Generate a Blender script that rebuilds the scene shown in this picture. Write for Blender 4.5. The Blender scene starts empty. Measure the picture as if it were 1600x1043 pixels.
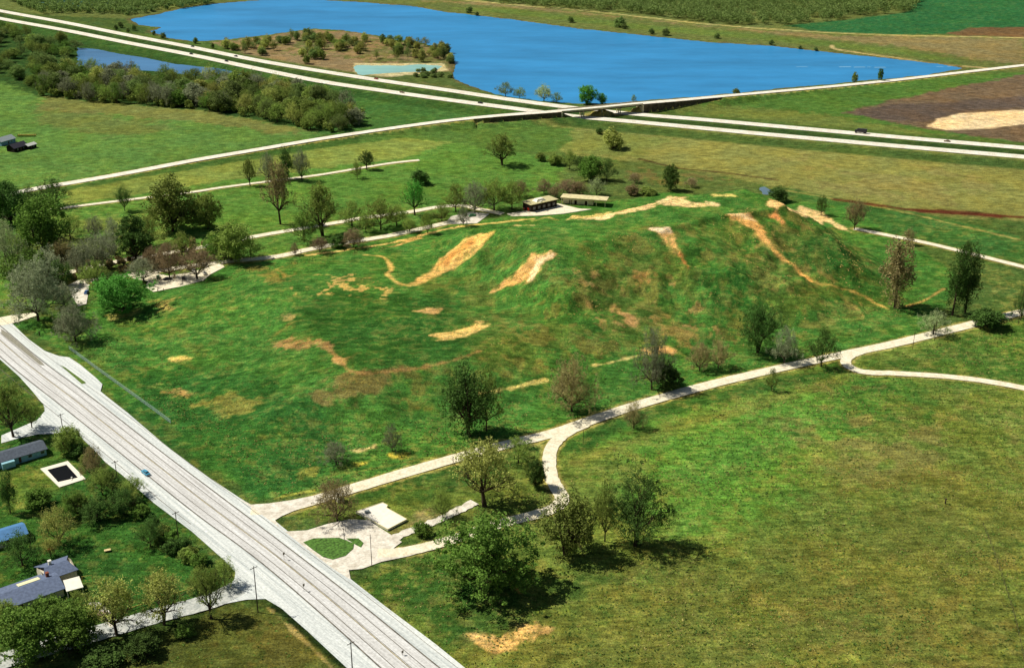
import bpy, math, random
import numpy as np
from math import sin, cos, pi, radians
from mathutils import Vector
random.seed(7)
SC = bpy.context.scene
COL = SC.collection
# ------------------------------------------------------------------ camera, sky, sun
CH, PITCH, FOC = 240.0, radians(23.0), 1931.0        # height (m), downward pitch, focal length in photo pixels (1600 wide)
cam = bpy.data.cameras.new('camera'); co = bpy.data.objects.new('camera', cam); COL.objects.link(co)
co.location = (0, 0, CH); co.rotation_euler = (radians(90) - PITCH, 0, 0)
cam.angle = 2 * math.atan(800 / FOC); cam.clip_start = 1; cam.clip_end = 60000
SC.camera = co
SUN_EL, SH_DIR = radians(53), radians(-13)            # sun height; compass direction in which shadows fall (0 = +X)
w = bpy.data.worlds.new('World'); SC.world = w; w.use_nodes = True
nt = w.node_tree; bg = nt.nodes['Background']
sky = nt.nodes.new('ShaderNodeTexSky'); sky.sky_type = 'NISHITA'; sky.sun_disc = False
sx, sy = -cos(SH_DIR), -sin(SH_DIR)
sky.sun_elevation = SUN_EL; sky.sun_rotation = math.atan2(sx, sy)
nt.links.new(sky.outputs[0], bg.inputs[0]); bg.inputs[1].default_value = 0.05
sl = bpy.data.lights.new('sun', 'SUN'); sl.energy = 5.0; sl.angle = radians(0.5); sl.color = (1, .955, .86)
so = bpy.data.objects.new('sun', sl); COL.objects.link(so)
so.rotation_euler = Vector((cos(SH_DIR) * cos(SUN_EL), sin(SH_DIR) * cos(SUN_EL), -sin(SUN_EL))).to_track_quat('-Z', 'Y').to_euler()
so.location = (-300, 0, 400)
SC.view_settings.view_transform = 'Standard'; SC.view_settings.look = 'None'
SC.view_settings.exposure = 0.0; SC.view_settings.gamma = 1.0

# ------------------------------------------------------------------ small helpers
def C(r, g, b):
    return tuple(((v / 255) / 12.92 if v <= 10 else ((v / 255 + .055) / 1.055) ** 2.4) for v in (r, g, b))
def tag(o, label=None, cat=None, group=None, kind=None):
    if label: o['label'] = label
    if cat: o['category'] = cat
    if group: o['group'] = group
    if kind: o['kind'] = kind
    return o
def empty(name, loc, rz=0):
    o = bpy.data.objects.new(name, None); COL.objects.link(o); o.empty_display_size = 1
    o.location = loc; o.rotation_euler = (0, 0, rz); return o
def G(px, py, z=0.0):
    """ground plan position of something the photograph shows at (px, py) at height z"""
    x = (px - 800) / FOC; u = -(py - 521.5) / FOC
    dy = cos(PITCH) + u * sin(PITCH); dz = -sin(PITCH) + u * cos(PITCH)
    t = (z - CH) / dz
    return np.array([x * t, dy * t])
def hashv(ix, iy, seed):
    n = (ix.astype(np.int64) * 374761393 + iy.astype(np.int64) * 668265263 + seed * 974711) & 0x7fffffff
    n = ((n ^ (n >> 13)) * 1274126177) & 0x7fffffff
    return ((n ^ (n >> 16)) & 0xffff) / 65535.0
def vn(x, y, sc, seed=0):
    x = np.asarray(x, float) / sc; y = np.asarray(y, float) / sc
    ix = np.floor(x); iy = np.floor(y); fx = x - ix; fy = y - iy
    fx = fx * fx * (3 - 2 * fx); fy = fy * fy * (3 - 2 * fy)
    a = hashv(ix, iy, seed); b = hashv(ix + 1, iy, seed); c = hashv(ix, iy + 1, seed); d = hashv(ix + 1, iy + 1, seed)
    return (a * (1 - fx) + b * fx) * (1 - fy) + (c * (1 - fx) + d * fx) * fy
def fbm(x, y, sc, seed=0, o=4):
    r = 0; a = .5; t = 0
    for k in range(o):
        ca, sa = cos(.6 * k), sin(.6 * k)
        r = r + a * vn(ca * x - sa * y, sa * x + ca * y, sc / 2 ** k, seed + 17 * k); t += a; a *= .5
    return r / t
def sstep(a, b, x):
    t = np.clip((x - a) / (b - a), 0, 1); return t * t * (3 - 2 * t)
def segdist(x, y, pts, zs=None):
    """distance to a polyline, and the value of zs interpolated along it"""
    best = np.full(np.shape(x), 1e9); zz = np.zeros(np.shape(x))
    for i in range(len(pts) - 1):
        ax, ay = pts[i]; bx, by = pts[i + 1]
        L2 = (bx - ax) ** 2 + (by - ay) ** 2 + 1e-9
        t = np.clip(((x - ax) * (bx - ax) + (y - ay) * (by - ay)) / L2, 0, 1)
        d = np.hypot(x - ax - t * (bx - ax), y - ay - t * (by - ay))
        m = d < best; best = np.where(m, d, best)
        if zs is not None: zz = np.where(m, zs[i] + t * (zs[i + 1] - zs[i]), zz)
    return (best, zz) if zs is not None else best
def inpoly(x, y, P):
    r = np.zeros(np.shape(x), bool); n = len(P)
    for i in range(n):
        ax, ay = P[i]; bx, by = P[(i + 1) % n]
        if ay == by: continue
        c = ((ay > y) != (by > y)) & (x < (bx - ax) * (y - ay) / (by - ay) + ax)
        r ^= c
    return r
def sdist(x, y, P):
    d = segdist(x, y, list(P) + [P[0]])
    return np.where(inpoly(x, y, P), -d, d)
def smooth(pts, n=8):
    """Catmull-Rom through the points"""
    P = [np.array(p, float) for p in pts]; P = [2 * P[0] - P[1]] + P + [2 * P[-1] - P[-2]]
    out = []
    for i in range(1, len(P) - 2):
        for k in range(n):
            t = k / n; a, b, c, d = P[i - 1:i + 3]
            out.append(.5 * (2 * b + (c - a) * t + (2 * a - 5 * b + 4 * c - d) * t * t + (3 * b - a - 3 * c + d) * t ** 3))
    out.append(P[-2]); return out

# ------------------------------------------------------------------ lines and outlines of the place (plan positions)
BERM = 2.0
up_px = [(-120, -8), (0, 17), (100, 35), (200, 55), (300, 74), (400, 94), (500, 111), (600, 126.5), (700, 141), (800, 156), (900, 169), (1000, 179), (1100, 187), (1200, 196), (1300, 205), (1400, 214), (1600, 231), (1800, 247)]
lo_px = [(-120, 5), (0, 29), (100, 47), (200, 67), (300, 86), (400, 107), (500, 127), (600, 142), (700, 156), (800, 169), (900, 182), (1000, 191), (1100, 200.5), (1200, 210), (1300, 219), (1400, 228), (1600, 245), (1800, 262)]
UPR = smooth([G(a, b, BERM) for a, b in up_px], 4); LOR = smooth([G(a, b, BERM) for a, b in lo_px], 4)
ov = [(-60, 318, 0), (0, 306, 0), (60, 294, 0), (120, 284, 0), (200, 270, 0), (300, 251, .2), (400, 234, .5), (500, 217, 1.2), (600, 202, 2.6), (700, 188.5, 4.8), (780, 180.5, 7), (860, 174.5, 8.4), (930, 168.5, 8.8), (1000, 161.5, 8.7), (1060, 156.5, 7.8), (1120, 151, 6), (1200, 144, 3.6), (1300, 135, 1.8), (1400, 125, .9), (1500, 113.5, .4), (1600, 102, .2), (1750, 86, 0)]
OVP = smooth([np.append(G(a, b, z), z) for a, b, z in ov], 5)
OV2 = [(p[0], p[1]) for p in OVP]; OVZ = [p[2] for p in OVP]
i0 = min(range(len(OV2)), key=lambda i: np.hypot(*(OV2[i] - G(872, 174, 8.4)))); i1 = min(range(len(OV2)), key=lambda i: np.hypot(*(OV2[i] - G(1004, 161, 8.6))))
BR = OVP[i0:i1 + 1]                                   # the bridge span
lake_px = [(205, 29), (245, 22), (290, 12), (330, 6), (380, 2), (450, -3), (560, 3), (640, 9), (700, 19), (800, 30), (900, 44), (1000, 54), (1100, 65), (1200, 71), (1300, 82), (1400, 92), (1470, 100), (1502, 106), (1440, 117), (1300, 129.5), (1130, 146), (1010, 156), (940, 161), (880, 159), (820, 155), (775, 146), (730, 131), (712, 122), (710, 100), (702, 76), (650, 64), (615, 62), (600, 56), (560, 50), (530, 46), (490, 44), (450, 49), (400, 56), (345, 62), (300, 64), (262, 58), (235, 48), (255, 42), (215, 38)]
LAKE = [G(*p) for p in lake_px]
POND = [G(*p) for p in [(120, 74), (150, 76), (185, 83), (230, 90), (280, 100), (345, 106), (410, 118), (380, 124), (300, 117), (240, 110), (180, 108), (122, 104)]]
BEACHP = [G(*p) for p in [(553, 101), (620, 102), (665, 100), (692, 103), (680, 110), (620, 113), (560, 117)]]
CREEKP = [G(*p) for p in [(1182, 291), (1196, 289), (1210, 296), (1208, 304), (1188, 303)]]
FARP = [G(*p) for p in [(60, 3), (110, -2), (190, -4), (180, 4), (110, 11), (80, 9)]]
WEST_PX = [(120, 441), (200, 430), (260, 421), (340, 410), (430, 401), (480, 390), (530, 380.5), (600, 369.5), (650, 359), (690, 350), (715, 344)]
WESTR = smooth([G(*p) for p in WEST_PX], 5)
WX = (G(1005, 161, 8.6)[0], G(1120, 151.2, 6)[0]); WXM = G(940, 167, 8.8)[0]
LOOPP = smooth([G(*p) for p in [(915, 662), (885, 676), (865, 694), (858, 715), (860, 742), (870, 762), (878, 778), (868, 792), (835, 804), (780, 818), (720, 838), (670, 853), (625, 862), (590, 864)]], 6)
FORKP = smooth([G(*p) for p in [(1345, 549), (1325, 558), (1322, 568), (1338, 578), (1362, 582), (1400, 583), (1500, 590), (1600, 606), (1800, 650)]], 6)
LANEP = smooth([G(*p) for p in [(1335, 357), (1380, 366), (1450, 380), (1520, 397), (1600, 417), (1750, 455)]], 6)
PARKP1 = smooth([G(*p) for p in [(-60, 345), (0, 337), (60, 330), (120, 322), (200, 312), (300, 300), (345, 293), (430, 282), (500, 273), (560, 263), (610, 255), (655, 250)]], 5)
PARKP2 = smooth([G(*p) for p in [(60, 442), (110, 425), (200, 405), (290, 391), (330, 383), (400, 369), (470, 357), (530, 347), (570, 340), (640, 331), (680, 324), (720, 321), (750, 327), (785, 334)]], 5)
EAST = [(392, 797), (440, 794), (490, 781), (540, 766), (640, 736), (720, 713), (800, 692), (862, 677), (930, 654), (1000, 631), (1100, 603), (1200, 579), (1310, 555), (1400, 536), (1480, 516), (1540, 501), (1600, 487), (1700, 466), (1900, 425)]
EASTP = smooth([G(*p) for p in EAST], 6)
# mound frame: s runs north along the mound, t runs west across it
CS, SN = cos(radians(28)), sin(radians(28))
def st(x, y): return CS * x + SN * y, -SN * x + CS * y
def plateau(s, t, s0, s1, t0, t1, rS, rN, rE, rW):
    a = np.where(s < s0, (s0 - s) / rS, np.where(s > s1, (s - s1) / rN, 0))
    b = np.where(t < t0, (t0 - t) / rE, np.where(t > t1, (t - t1) / rW, 0))
    u = np.clip(1 - np.hypot(a, b), 0, 1)
    return .78 * u + .22 * u * u * (3 - 2 * u)
def Hm(x, y):
    x = np.asarray(x, float); y = np.asarray(y, float)
    s, t = st(x, y)
    wx = (fbm(x, y, 60, 3) - .5) * 22; wy = (fbm(x, y, 60, 9) - .5) * 22
    s2, t2 = s + wx, t + wy
    u = plateau(s2, t2, 298, 458, 522, 566, 54, 50, 80, 76)
    g = (fbm(x, y, 26, 21) - .5) * 2 + (fbm(x, y, 9, 31) - .5)
    hu = 30 * u + 1.6 * sstep(350, 380, s2) * sstep(.97, 1, u) + g * 5.4 * np.clip(4 * u * (1 - u), 0, 1)
    v = plateau(s2, t2, 172, 330, 470, 620, 62, 40, 36, 24)
    hv = 10.6 * v + g * 2.4 * np.clip(4 * v * (1 - v), 0, 1) + (fbm(x, y, 40, 5) - .5) * 1.6 * v
    k = 3.0
    h = np.maximum(hu, hv) + np.maximum(k - np.abs(hu - hv), 0) ** 2 / (4 * k) * sstep(0, .2, np.minimum(u, v) + .0)
    m = (y > 380) & (y < 900) & (np.abs(x) < 420)
    h = np.where(m, h, 0)
    if np.any(m):
        dw = segdist(x, y, WESTR[::3]); h = h * sstep(4, 16, dw)
    return h
def H(x, y):
    x = np.asarray(x, float); y = np.asarray(y, float); h = Hm(x, y)
    far = (y > 560) & (y < 2600)
    if np.any(far):
        xf, yf = x[far] if x.ndim else x, y[far] if y.ndim else y
        hf = np.zeros(np.shape(xf))
        dmin = np.full(np.shape(xf), 1e9)
        for R in (UPR, LOR):
            d = segdist(xf, yf, R); hf = np.maximum(hf, BERM * (1 - sstep(9, 18, d))); dmin = np.minimum(dmin, d)
        d, z = segdist(xf, yf, OV2, OVZ); e = np.clip(z - .25 - np.maximum(d - 5.8, 0) / 1.5, 0, 99)
        inw = (z > 5.9); fx = np.clip((xf - WX[0]) / (WX[1] - WX[0]), 0, 1); th = np.where(xf < WXM, 3.8, 7.5 - 6 * fx)
        e = np.where(inw & (d > 3.7), np.clip(z - th - np.maximum(d - 6.5, 0) / 2.2, 0, 99), e)
        e = np.minimum(e, BERM + np.maximum(dmin - 8, 0) / 1.1 * (d < 40))
        hf = np.maximum(hf, e)
        for P, dep in ((LAKE, 2.2), (POND, 1.6), (BEACHP, 1.2), (CREEKP, 1.2), (FARP, 1.6)):
            P = np.array(P); bb = (xf > P[:, 0].min() - 20) & (xf < P[:, 0].max() + 20) & (yf > P[:, 1].min() - 20) & (yf < P[:, 1].max() + 20)
            if np.any(bb):
                sd = sdist(xf[bb] if xf.ndim else xf, yf[bb] if yf.ndim else yf, P) + (fbm(xf[bb] if xf.ndim else xf, yf[bb] if yf.ndim else yf, 14, 77) - .5) * 7
                dd = -dep * (1 - sstep(-7, 3, sd))
                if xf.ndim: hf[bb] = np.where(dd < -.01, np.minimum(hf[bb], hf[bb] + dd), hf[bb])
                else: hf = hf + dd
        if x.ndim: h[far] = np.maximum(h[far], 0) + hf
        else: h = max(h, 0) + hf
    return h
def hit(pts):
    """points where the lines of sight of the photograph meet the ground, mound included (n,3)"""
    pts = np.array(pts, float); x = (pts[:, 0] - 800) / FOC; u = -(pts[:, 1] - 521.5) / FOC
    dy = cos(PITCH) + u * sin(PITCH); dz = -sin(PITCH) + u * cos(PITCH)
    t0 = (34 - CH) / dz; t1 = (-0.1 - CH) / dz; lo = t0.copy(); hi = t1.copy(); found = np.zeros(len(pts), bool)
    N = 70; prev = t0.copy()
    for k in range(1, N + 1):
        t = t0 + (t1 - t0) * k / N
        below = (CH + dz * t) <= Hm(x * t, dy * t)
        new = below & ~found; lo = np.where(new, prev, lo); hi = np.where(new, t, hi); found |= below; prev = t
    for _ in range(12):
        mid = (lo + hi) / 2; below = (CH + dz * mid) <= Hm(x * mid, dy * mid)
        hi = np.where(below, mid, hi); lo = np.where(below, lo, mid)
    t = hi; X, Y = x * t, dy * t
    return np.stack([X, Y, H(X, Y)], 1)

# ------------------------------------------------------------------ materials
MATS = {}
def nmat(name):
    m = bpy.data.materials.new(name); m.use_nodes = True; return m, m.node_tree, m.node_tree.nodes['Principled BSDF']
def mat(name, col, rough=.85, var=.12, scale=1.5, spec=.2, metal=0, bump=0, dark=None):
    """painted / stone / wood surface with procedural mottling"""
    if name in MATS: return MATS[name]
    m, t, b = nmat(name); N = t.nodes; L = t.links
    tc = N.new('ShaderNodeTexCoord'); nz = N.new('ShaderNodeTexNoise'); nz.inputs['Scale'].default_value = scale; nz.inputs['Detail'].default_value = 6
    L.new(tc.outputs['Object'], nz.inputs['Vector'])
    r = N.new('ShaderNodeValToRGB'); r.color_ramp.elements[0].position = .3; r.color_ramp.elements[1].position = .7
    d = dark or tuple(v * (1 - 2 * var) for v in col)
    r.color_ramp.elements[0].color = (*d, 1); r.color_ramp.elements[1].color = (*[min(1, v * (1 + var)) for v in col], 1)
    L.new(nz.outputs['Fac'], r.inputs[0]); L.new(r.outputs[0], b.inputs['Base Color'])
    b.inputs['Roughness'].default_value = rough; b.inputs['Specular IOR Level'].default_value = spec; b.inputs['Metallic'].default_value = metal
    if bump:
        bp = N.new('ShaderNodeBump'); bp.inputs['Strength'].default_value = bump; bp.inputs['Distance'].default_value = .3
        L.new(nz.outputs['Fac'], bp.inputs['Height']); L.new(bp.outputs[0], b.inputs['Normal'])
    MATS[name] = m; return m
def ground_mat():
    m, t, b = nmat('ground_cover'); N = t.nodes; L = t.links
    at = N.new('ShaderNodeAttribute'); at.attribute_name = 'cover'
    geo = N.new('ShaderNodeNewGeometry')
    def noise(sc, det=5, stretch=None, rough=.6):
        n = N.new('ShaderNodeTexNoise'); n.inputs['Scale'].default_value = sc; n.inputs['Detail'].default_value = det; n.inputs['Roughness'].default_value = rough
        if stretch:
            mp = N.new('ShaderNodeMapping'); mp.inputs['Scale'].default_value = stretch; mp.inputs['Rotation'].default_value = (0, 0, radians(-28))
            L.new(geo.outputs['Position'], mp.inputs[0]); L.new(mp.outputs[0], n.inputs['Vector'])
        else: L.new(geo.outputs['Position'], n.inputs['Vector'])
        return n
    def rng(n, a, b2, lo, hi):
        r = N.new('ShaderNodeMapRange'); r.inputs[1].default_value = a; r.inputs[2].default_value = b2; r.inputs[3].default_value = lo; r.inputs[4].default_value = hi
        L.new(n.outputs[0], r.inputs[0]); return r
    n1 = noise(1.5, 7, rough=.75); n2 = noise(.14, 5); n3 = noise(.35, 6, (.35, 1.6, 1), .65); n4 = noise(.03, 4)
    r1 = rng(n1, .38, .62, .52, 1.5); r2 = rng(n2, .36, .64, .78, 1.22); r3 = rng(n3, .38, .62, .72, 1.28)
    def mul(a, b2):
        x = N.new('ShaderNodeMath'); x.operation = 'MULTIPLY'; L.new(a.outputs[0], x.inputs[0]); L.new(b2.outputs[0], x.inputs[1]); return x
    f = mul(mul(r1, r2), r3)
    vm = N.new('ShaderNodeVectorMath'); vm.operation = 'SCALE'; L.new(at.outputs['Color'], vm.inputs[0]); L.new(f.outputs[0], vm.inputs['Scale'])
    # yellow straw and fresher green tufts
    mx = N.new('ShaderNodeMixRGB'); mx.blend_type = 'MULTIPLY'; mx.inputs[2].default_value = (1.3, 1.08, .8, 1)
    rr = rng(n4, .42, .62, 0, .55); L.new(rr.outputs[0], mx.inputs[0]); L.new(vm.outputs[0], mx.inputs[1])
    mx2 = N.new('ShaderNodeMixRGB'); mx2.blend_type = 'MULTIPLY'; mx2.inputs[2].default_value = (1.4, 1.25, .85, 1)
    n5 = noise(.9, 6, rough=.8); rr2 = rng(n5, .5, .6, 0, .8); L.new(rr2.outputs[0], mx2.inputs[0]); L.new(mx.outputs[0], mx2.inputs[1])
    L.new(mx2.outputs[0], b.inputs['Base Color']); b.inputs['Roughness'].default_value = 1; b.inputs['Specular IOR Level'].default_value = 0
    bp = N.new('ShaderNodeBump'); bp.inputs['Strength'].default_value = .9; bp.inputs['Distance'].default_value = .9; L.new(n1.outputs[0], bp.inputs['Height']); L.new(bp.outputs[0], b.inputs['Normal'])
    return m
def pave_mat(name, a, b2, sc=.25, streak=None, spots=None):
    m, t, b = nmat(name); N = t.nodes; L = t.links; geo = N.new('ShaderNodeNewGeometry')
    n = N.new('ShaderNodeTexNoise'); n.inputs['Scale'].default_value = sc; n.inputs['Detail'].default_value = 8; n.inputs['Roughness'].default_value = .7
    if streak is not None:
        mr = N.new('ShaderNodeVectorRotate'); mr.rotation_type = 'Z_AXIS'; mr.inputs['Angle'].default_value = -streak
        mp = N.new('ShaderNodeMapping'); mp.inputs['Scale'].default_value = (.07, 3.2, 1)
        L.new(geo.outputs['Position'], mr.inputs[0]); L.new(mr.outputs[0], mp.inputs[0]); L.new(mp.outputs[0], n.inputs['Vector'])
    else: L.new(geo.outputs['Position'], n.inputs['Vector'])
    r = N.new('ShaderNodeValToRGB'); r.color_ramp.elements[0].position = .35; r.color_ramp.elements[1].position = .62
    r.color_ramp.elements[0].color = (*a, 1); r.color_ramp.elements[1].color = (*b2, 1)
    n2 = N.new('ShaderNodeTexNoise'); n2.inputs['Scale'].default_value = 1.1; n2.inputs['Detail'].default_value = 6; L.new(geo.outputs['Position'], n2.inputs['Vector'])
    mr2 = N.new('ShaderNodeMapRange'); mr2.inputs[1].default_value = .3; mr2.inputs[2].default_value = .7; mr2.inputs[3].default_value = .8; mr2.inputs[4].default_value = 1.12
    L.new(n2.outputs[0], mr2.inputs[0]); L.new(n.outputs[0], r.inputs[0])
    vm = N.new('ShaderNodeVectorMath'); vm.operation = 'SCALE'; L.new(r.outputs[0], vm.inputs[0]); L.new(mr2.outputs[0], vm.inputs['Scale'])
    L.new(vm.outputs[0], b.inputs['Base Color']); b.inputs['Roughness'].default_value = .95; b.inputs['Specular IOR Level'].default_value = .1
    MATS[name] = m; return m
def water_mat(name, col, rough=.25, spec=.25, ripple=.25):
    m, t, b = nmat(name); N = t.nodes; L = t.links; geo = N.new('ShaderNodeNewGeometry')
    n0 = N.new('ShaderNodeTexNoise'); n0.inputs['Scale'].default_value = .012; n0.inputs['Detail'].default_value = 10; n0.inputs['Roughness'].default_value = .72
    mp = N.new('ShaderNodeMapping'); mp.inputs['Scale'].default_value = (.5, 1.6, 1); L.new(geo.outputs['Position'], mp.inputs[0]); L.new(mp.outputs[0], n0.inputs['Vector'])
    r = N.new('ShaderNodeValToRGB'); r.color_ramp.elements[0].position = .35; r.color_ramp.elements[1].position = .65
    r.color_ramp.elements[0].color = (*[v * .78 for v in col], 1); r.color_ramp.elements[1].color = (*[v * 1.14 for v in col], 1)
    L.new(n0.outputs[0], r.inputs[0]); L.new(r.outputs[0], b.inputs['Base Color'])
    b.inputs['Roughness'].default_value = rough; b.inputs['Specular IOR Level'].default_value = spec
    n = N.new('ShaderNodeTexNoise'); n.inputs['Scale'].default_value = .35; n.inputs['Detail'].default_value = 5; L.new(geo.outputs['Position'], n.inputs['Vector'])
    bp = N.new('ShaderNodeBump'); bp.inputs['Strength'].default_value = ripple; bp.inputs['Distance'].default_value = .5; L.new(n.outputs[0], bp.inputs['Height']); L.new(bp.outputs[0], b.inputs['Normal'])
    return m
def leaf_mat(name, col, trans=.25):
    if name in MATS: return MATS[name]
    m, t, b = nmat(name); N = t.nodes; L = t.links
    oi = N.new('ShaderNodeObjectInfo'); tc = N.new('ShaderNodeNewGeometry')
    n = N.new('ShaderNodeTexNoise'); n.inputs['Scale'].default_value = .55; n.inputs['Detail'].default_value = 4; L.new(tc.outputs['Position'], n.inputs['Vector'])
    r = N.new('ShaderNodeMapRange'); r.inputs[1].default_value = .35; r.inputs[2].default_value = .65; r.inputs[3].default_value = .55; r.inputs[4].default_value = 1.5; L.new(n.outputs[0], r.inputs[0])
    r2 = N.new('ShaderNodeMapRange'); r2.inputs[3].default_value = .72; r2.inputs[4].default_value = 1.25; L.new(oi.outputs['Random'], r2.inputs[0])
    mm = N.new('ShaderNodeMath'); mm.operation = 'MULTIPLY'; L.new(r.outputs[0], mm.inputs[0]); L.new(r2.outputs[0], mm.inputs[1])
    hs = N.new('ShaderNodeHueSaturation'); hs.inputs['Color'].default_value = (*col, 1)
    r3 = N.new('ShaderNodeMapRange'); r3.inputs[3].default_value = .488; r3.inputs[4].default_value = .512; L.new(oi.outputs['Random'], r3.inputs[0]); L.new(r3.outputs[0], hs.inputs['Hue'])
    vm = N.new('ShaderNodeVectorMath'); vm.operation = 'SCALE'; L.new(hs.outputs[0], vm.inputs[0]); L.new(mm.outputs[0], vm.inputs['Scale'])
    b.inputs['Roughness'].default_value = .8; b.inputs['Specular IOR Level'].default_value = .15
    L.new(vm.outputs[0], b.inputs['Base Color'])
    tr = N.new('ShaderNodeBsdfTranslucent'); L.new(vm.outputs[0], tr.inputs[0]); mix = N.new('ShaderNodeMixShader'); mix.inputs[0].default_value = trans
    L.new(b.outputs[0], mix.inputs[1]); L.new(tr.outputs[0], mix.inputs[2]); L.new(mix.outputs[0], N['Material Output'].inputs[0])
    MATS[name] = m; return m

# ------------------------------------------------------------------ mesh helpers
class MB:
    def __init__(s): s.v = []; s.f = []
    def add(s, v, f):
        n = len(s.v); s.v += [tuple(p) for p in v]; s.f += [tuple(i + n for i in q) for q in f]; return s
    def box(s, c, d, rz=0, taper=1):
        x, y, z = c; a, b, h = d[0] / 2, d[1] / 2, d[2]; ca, sa = cos(rz), sin(rz); V = []
        for k, zz in enumerate((z, z + h)):
            q = taper if k else 1
            for u, v in ((-a, -b), (a, -b), (a, b), (-a, b)): V.append((x + (u * ca - v * sa) * q, y + (u * sa + v * ca) * q, zz))
        return s.add(V, [(3, 2, 1, 0), (4, 5, 6, 7), (0, 1, 5, 4), (1, 2, 6, 5), (2, 3, 7, 6), (3, 0, 4, 7)])
    def tube(s, p, q, r0, r1, n=6):
        p = Vector(p); q = Vector(q); d = (q - p).normalized(); a = d.orthogonal().normalized(); b = d.cross(a); V = []
        for c, r in ((p, r0), (q, r1)):
            for i in range(n): V.append(c + (a * cos(2 * pi * i / n) + b * sin(2 * pi * i / n)) * r)
        return s.add(V, [(i, (i + 1) % n, n + (i + 1) % n, n + i) for i in range(n)] + [tuple(range(n - 1, -1, -1)), tuple(range(n, 2 * n))])
    def prism(s, P, z0, z1):
        n = len(P); V = [(x, y, z0) for x, y in P] + [(x, y, z1) for x, y in P]
        return s.add(V, [tuple(range(n - 1, -1, -1)), tuple(range(n, 2 * n))] + [(i, (i + 1) % n, n + (i + 1) % n, n + i) for i in range(n)])
    def build(s, name, m, parent=None, shade=False):
        me = bpy.data.meshes.new(name); me.from_pydata(s.v, [], s.f); me.materials.append(m)
        if shade: me.polygons.foreach_set('use_smooth', [True] * len(me.polygons))
        o = bpy.data.objects.new(name, me); COL.objects.link(o); o.parent = parent; return o
def ccw(P):
    a = sum(P[i][0] * P[(i + 1) % len(P)][1] - P[(i + 1) % len(P)][0] * P[i][1] for i in range(len(P)))
    return list(P) if a > 0 else list(P)[::-1]
def sheet(name, P, z, m, kind='structure'):
    P = ccw(P); o = MB().add([(x, y, z) for x, y in P], [tuple(range(len(P)))]).build(name, m); return tag(o, kind=kind)
def ribbon_geo(P, width, z=None, off=0, jitter=0, seed=1):
    V = []; F = []; rr = random.Random(seed); n = len(P)
    for i in range(n):
        a = np.array(P[max(i - 1, 0)][:2]); b = np.array(P[min(i + 1, n - 1)][:2]); d = b - a; d = d / (np.hypot(*d) + 1e-9); nn = np.array([-d[1], d[0]])
        zz = P[i][2] if z is None else z
        for sgn in (1, -1):
            ww = width / 2 + rr.uniform(-jitter, jitter); p = np.array(P[i][:2]) + nn * (sgn * ww + off); V.append((p[0], p[1], zz))
        if i: F.append((2 * i - 2, 2 * i - 1, 2 * i + 1, 2 * i))
    return V, F
def ribbon(name, P, width, z, m, off=0, jitter=0):
    V, F = ribbon_geo(P, width, z, off, jitter); return tag(MB().add(V, F).build(name, m), kind='structure')

# ------------------------------------------------------------------ the ground: one sheet to the horizon
ys = [-900, -600, -350, -180, -60, 40, 110, 160, 200, 230, 250]
yv = 262.0
while yv < 2400: ys.append(yv); yv += max(.75, (yv * yv + CH * CH) / (CH * FOC) * 1.25)
while yv < 26000: ys.append(yv); yv *= 1.12
us = list(np.linspace(-1, 1, 820)); ext = [1.02, 1.06, 1.12, 1.2, 1.35, 1.6, 2, 3, 5, 9, 20]
us = [-e for e in ext[::-1]] + us + ext
Y1 = np.array(ys); U1 = np.array(us)
WY = 62 + .395 * np.maximum(Y1, 200)
X = U1[None, :] * WY[:, None]; Y = np.repeat(Y1[:, None], len(U1), 1)
Z = H(X.ravel(), Y.ravel()).reshape(X.shape)
x, y = X.ravel(), Y.ravel(); s_, t_ = st(x, y)
on_m = (Z.ravel() > .4) & (y < 900)
rough = fbm(x, y, 5, 41, 3)
Zr = Z.ravel() - np.where(on_m, 0, .45 * rough)
cov = np.empty((x.size, 3)); cov[:] = C(74, 108, 46)
F1 = fbm(x, y, 45, 51); F2 = fbm(x, y, 12, 52); F3 = fbm(x, y, 3.5, 53, 3)
def paint(px, col, soft=5, amp=5, strength=1, world=False, thr=None, tsc=8, seed=60, ground=False):
    P = np.array(px, float) if world else (np.array([G(*p) for p in px]) if ground else hit(px)[:, :2])
    pad = soft + amp + 2
    bb = np.where((x > P[:, 0].min() - pad) & (x < P[:, 0].max() + pad) & (y > P[:, 1].min() - pad) & (y < P[:, 1].max() + pad))[0]
    if not len(bb): return
    sd = sdist(x[bb], y[bb], P)
    nz = ((F2[bb] - .5) * 1.3 + (F3[bb] - .5)) * amp * 1.6
    k = sstep(soft / 2, -soft / 2, sd + nz) * strength
    if thr is not None: k = k * sstep(thr, thr + .07, .55 * fbm(x[bb], y[bb], tsc * .45, seed, 3) + .45 * fbm(x[bb], y[bb], tsc * 1.3, seed + 5, 2))
    cov[bb] = cov[bb] * (1 - k[:, None]) + np.array(C(*col)) * k[:, None]
def pline(px, col, width, soft=1, strength=1, world=False, amp=.6, ground=False):
    P = np.array(px, float)[:, :2] if world else (np.array([G(*p) for p in px]) if ground else hit(px)[:, :2]); P = np.array(smooth(P, 4))
    pad = width + soft + 3
    bb = np.where((x > P[:, 0].min() - pad) & (x < P[:, 0].max() + pad) & (y > P[:, 1].min() - pad) & (y < P[:, 1].max() + pad))[0]
    if not len(bb): return
    d = segdist(x[bb], y[bb], P) + ((F3[bb] - .5) * 2 + (F2[bb] - .5)) * amp * 2
    k = sstep(width / 2 + soft / 2, width / 2 - soft / 2, d) * strength
    cov[bb] = cov[bb] * (1 - k[:, None]) + np.array(C(*col)) * k[:, None]
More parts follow.
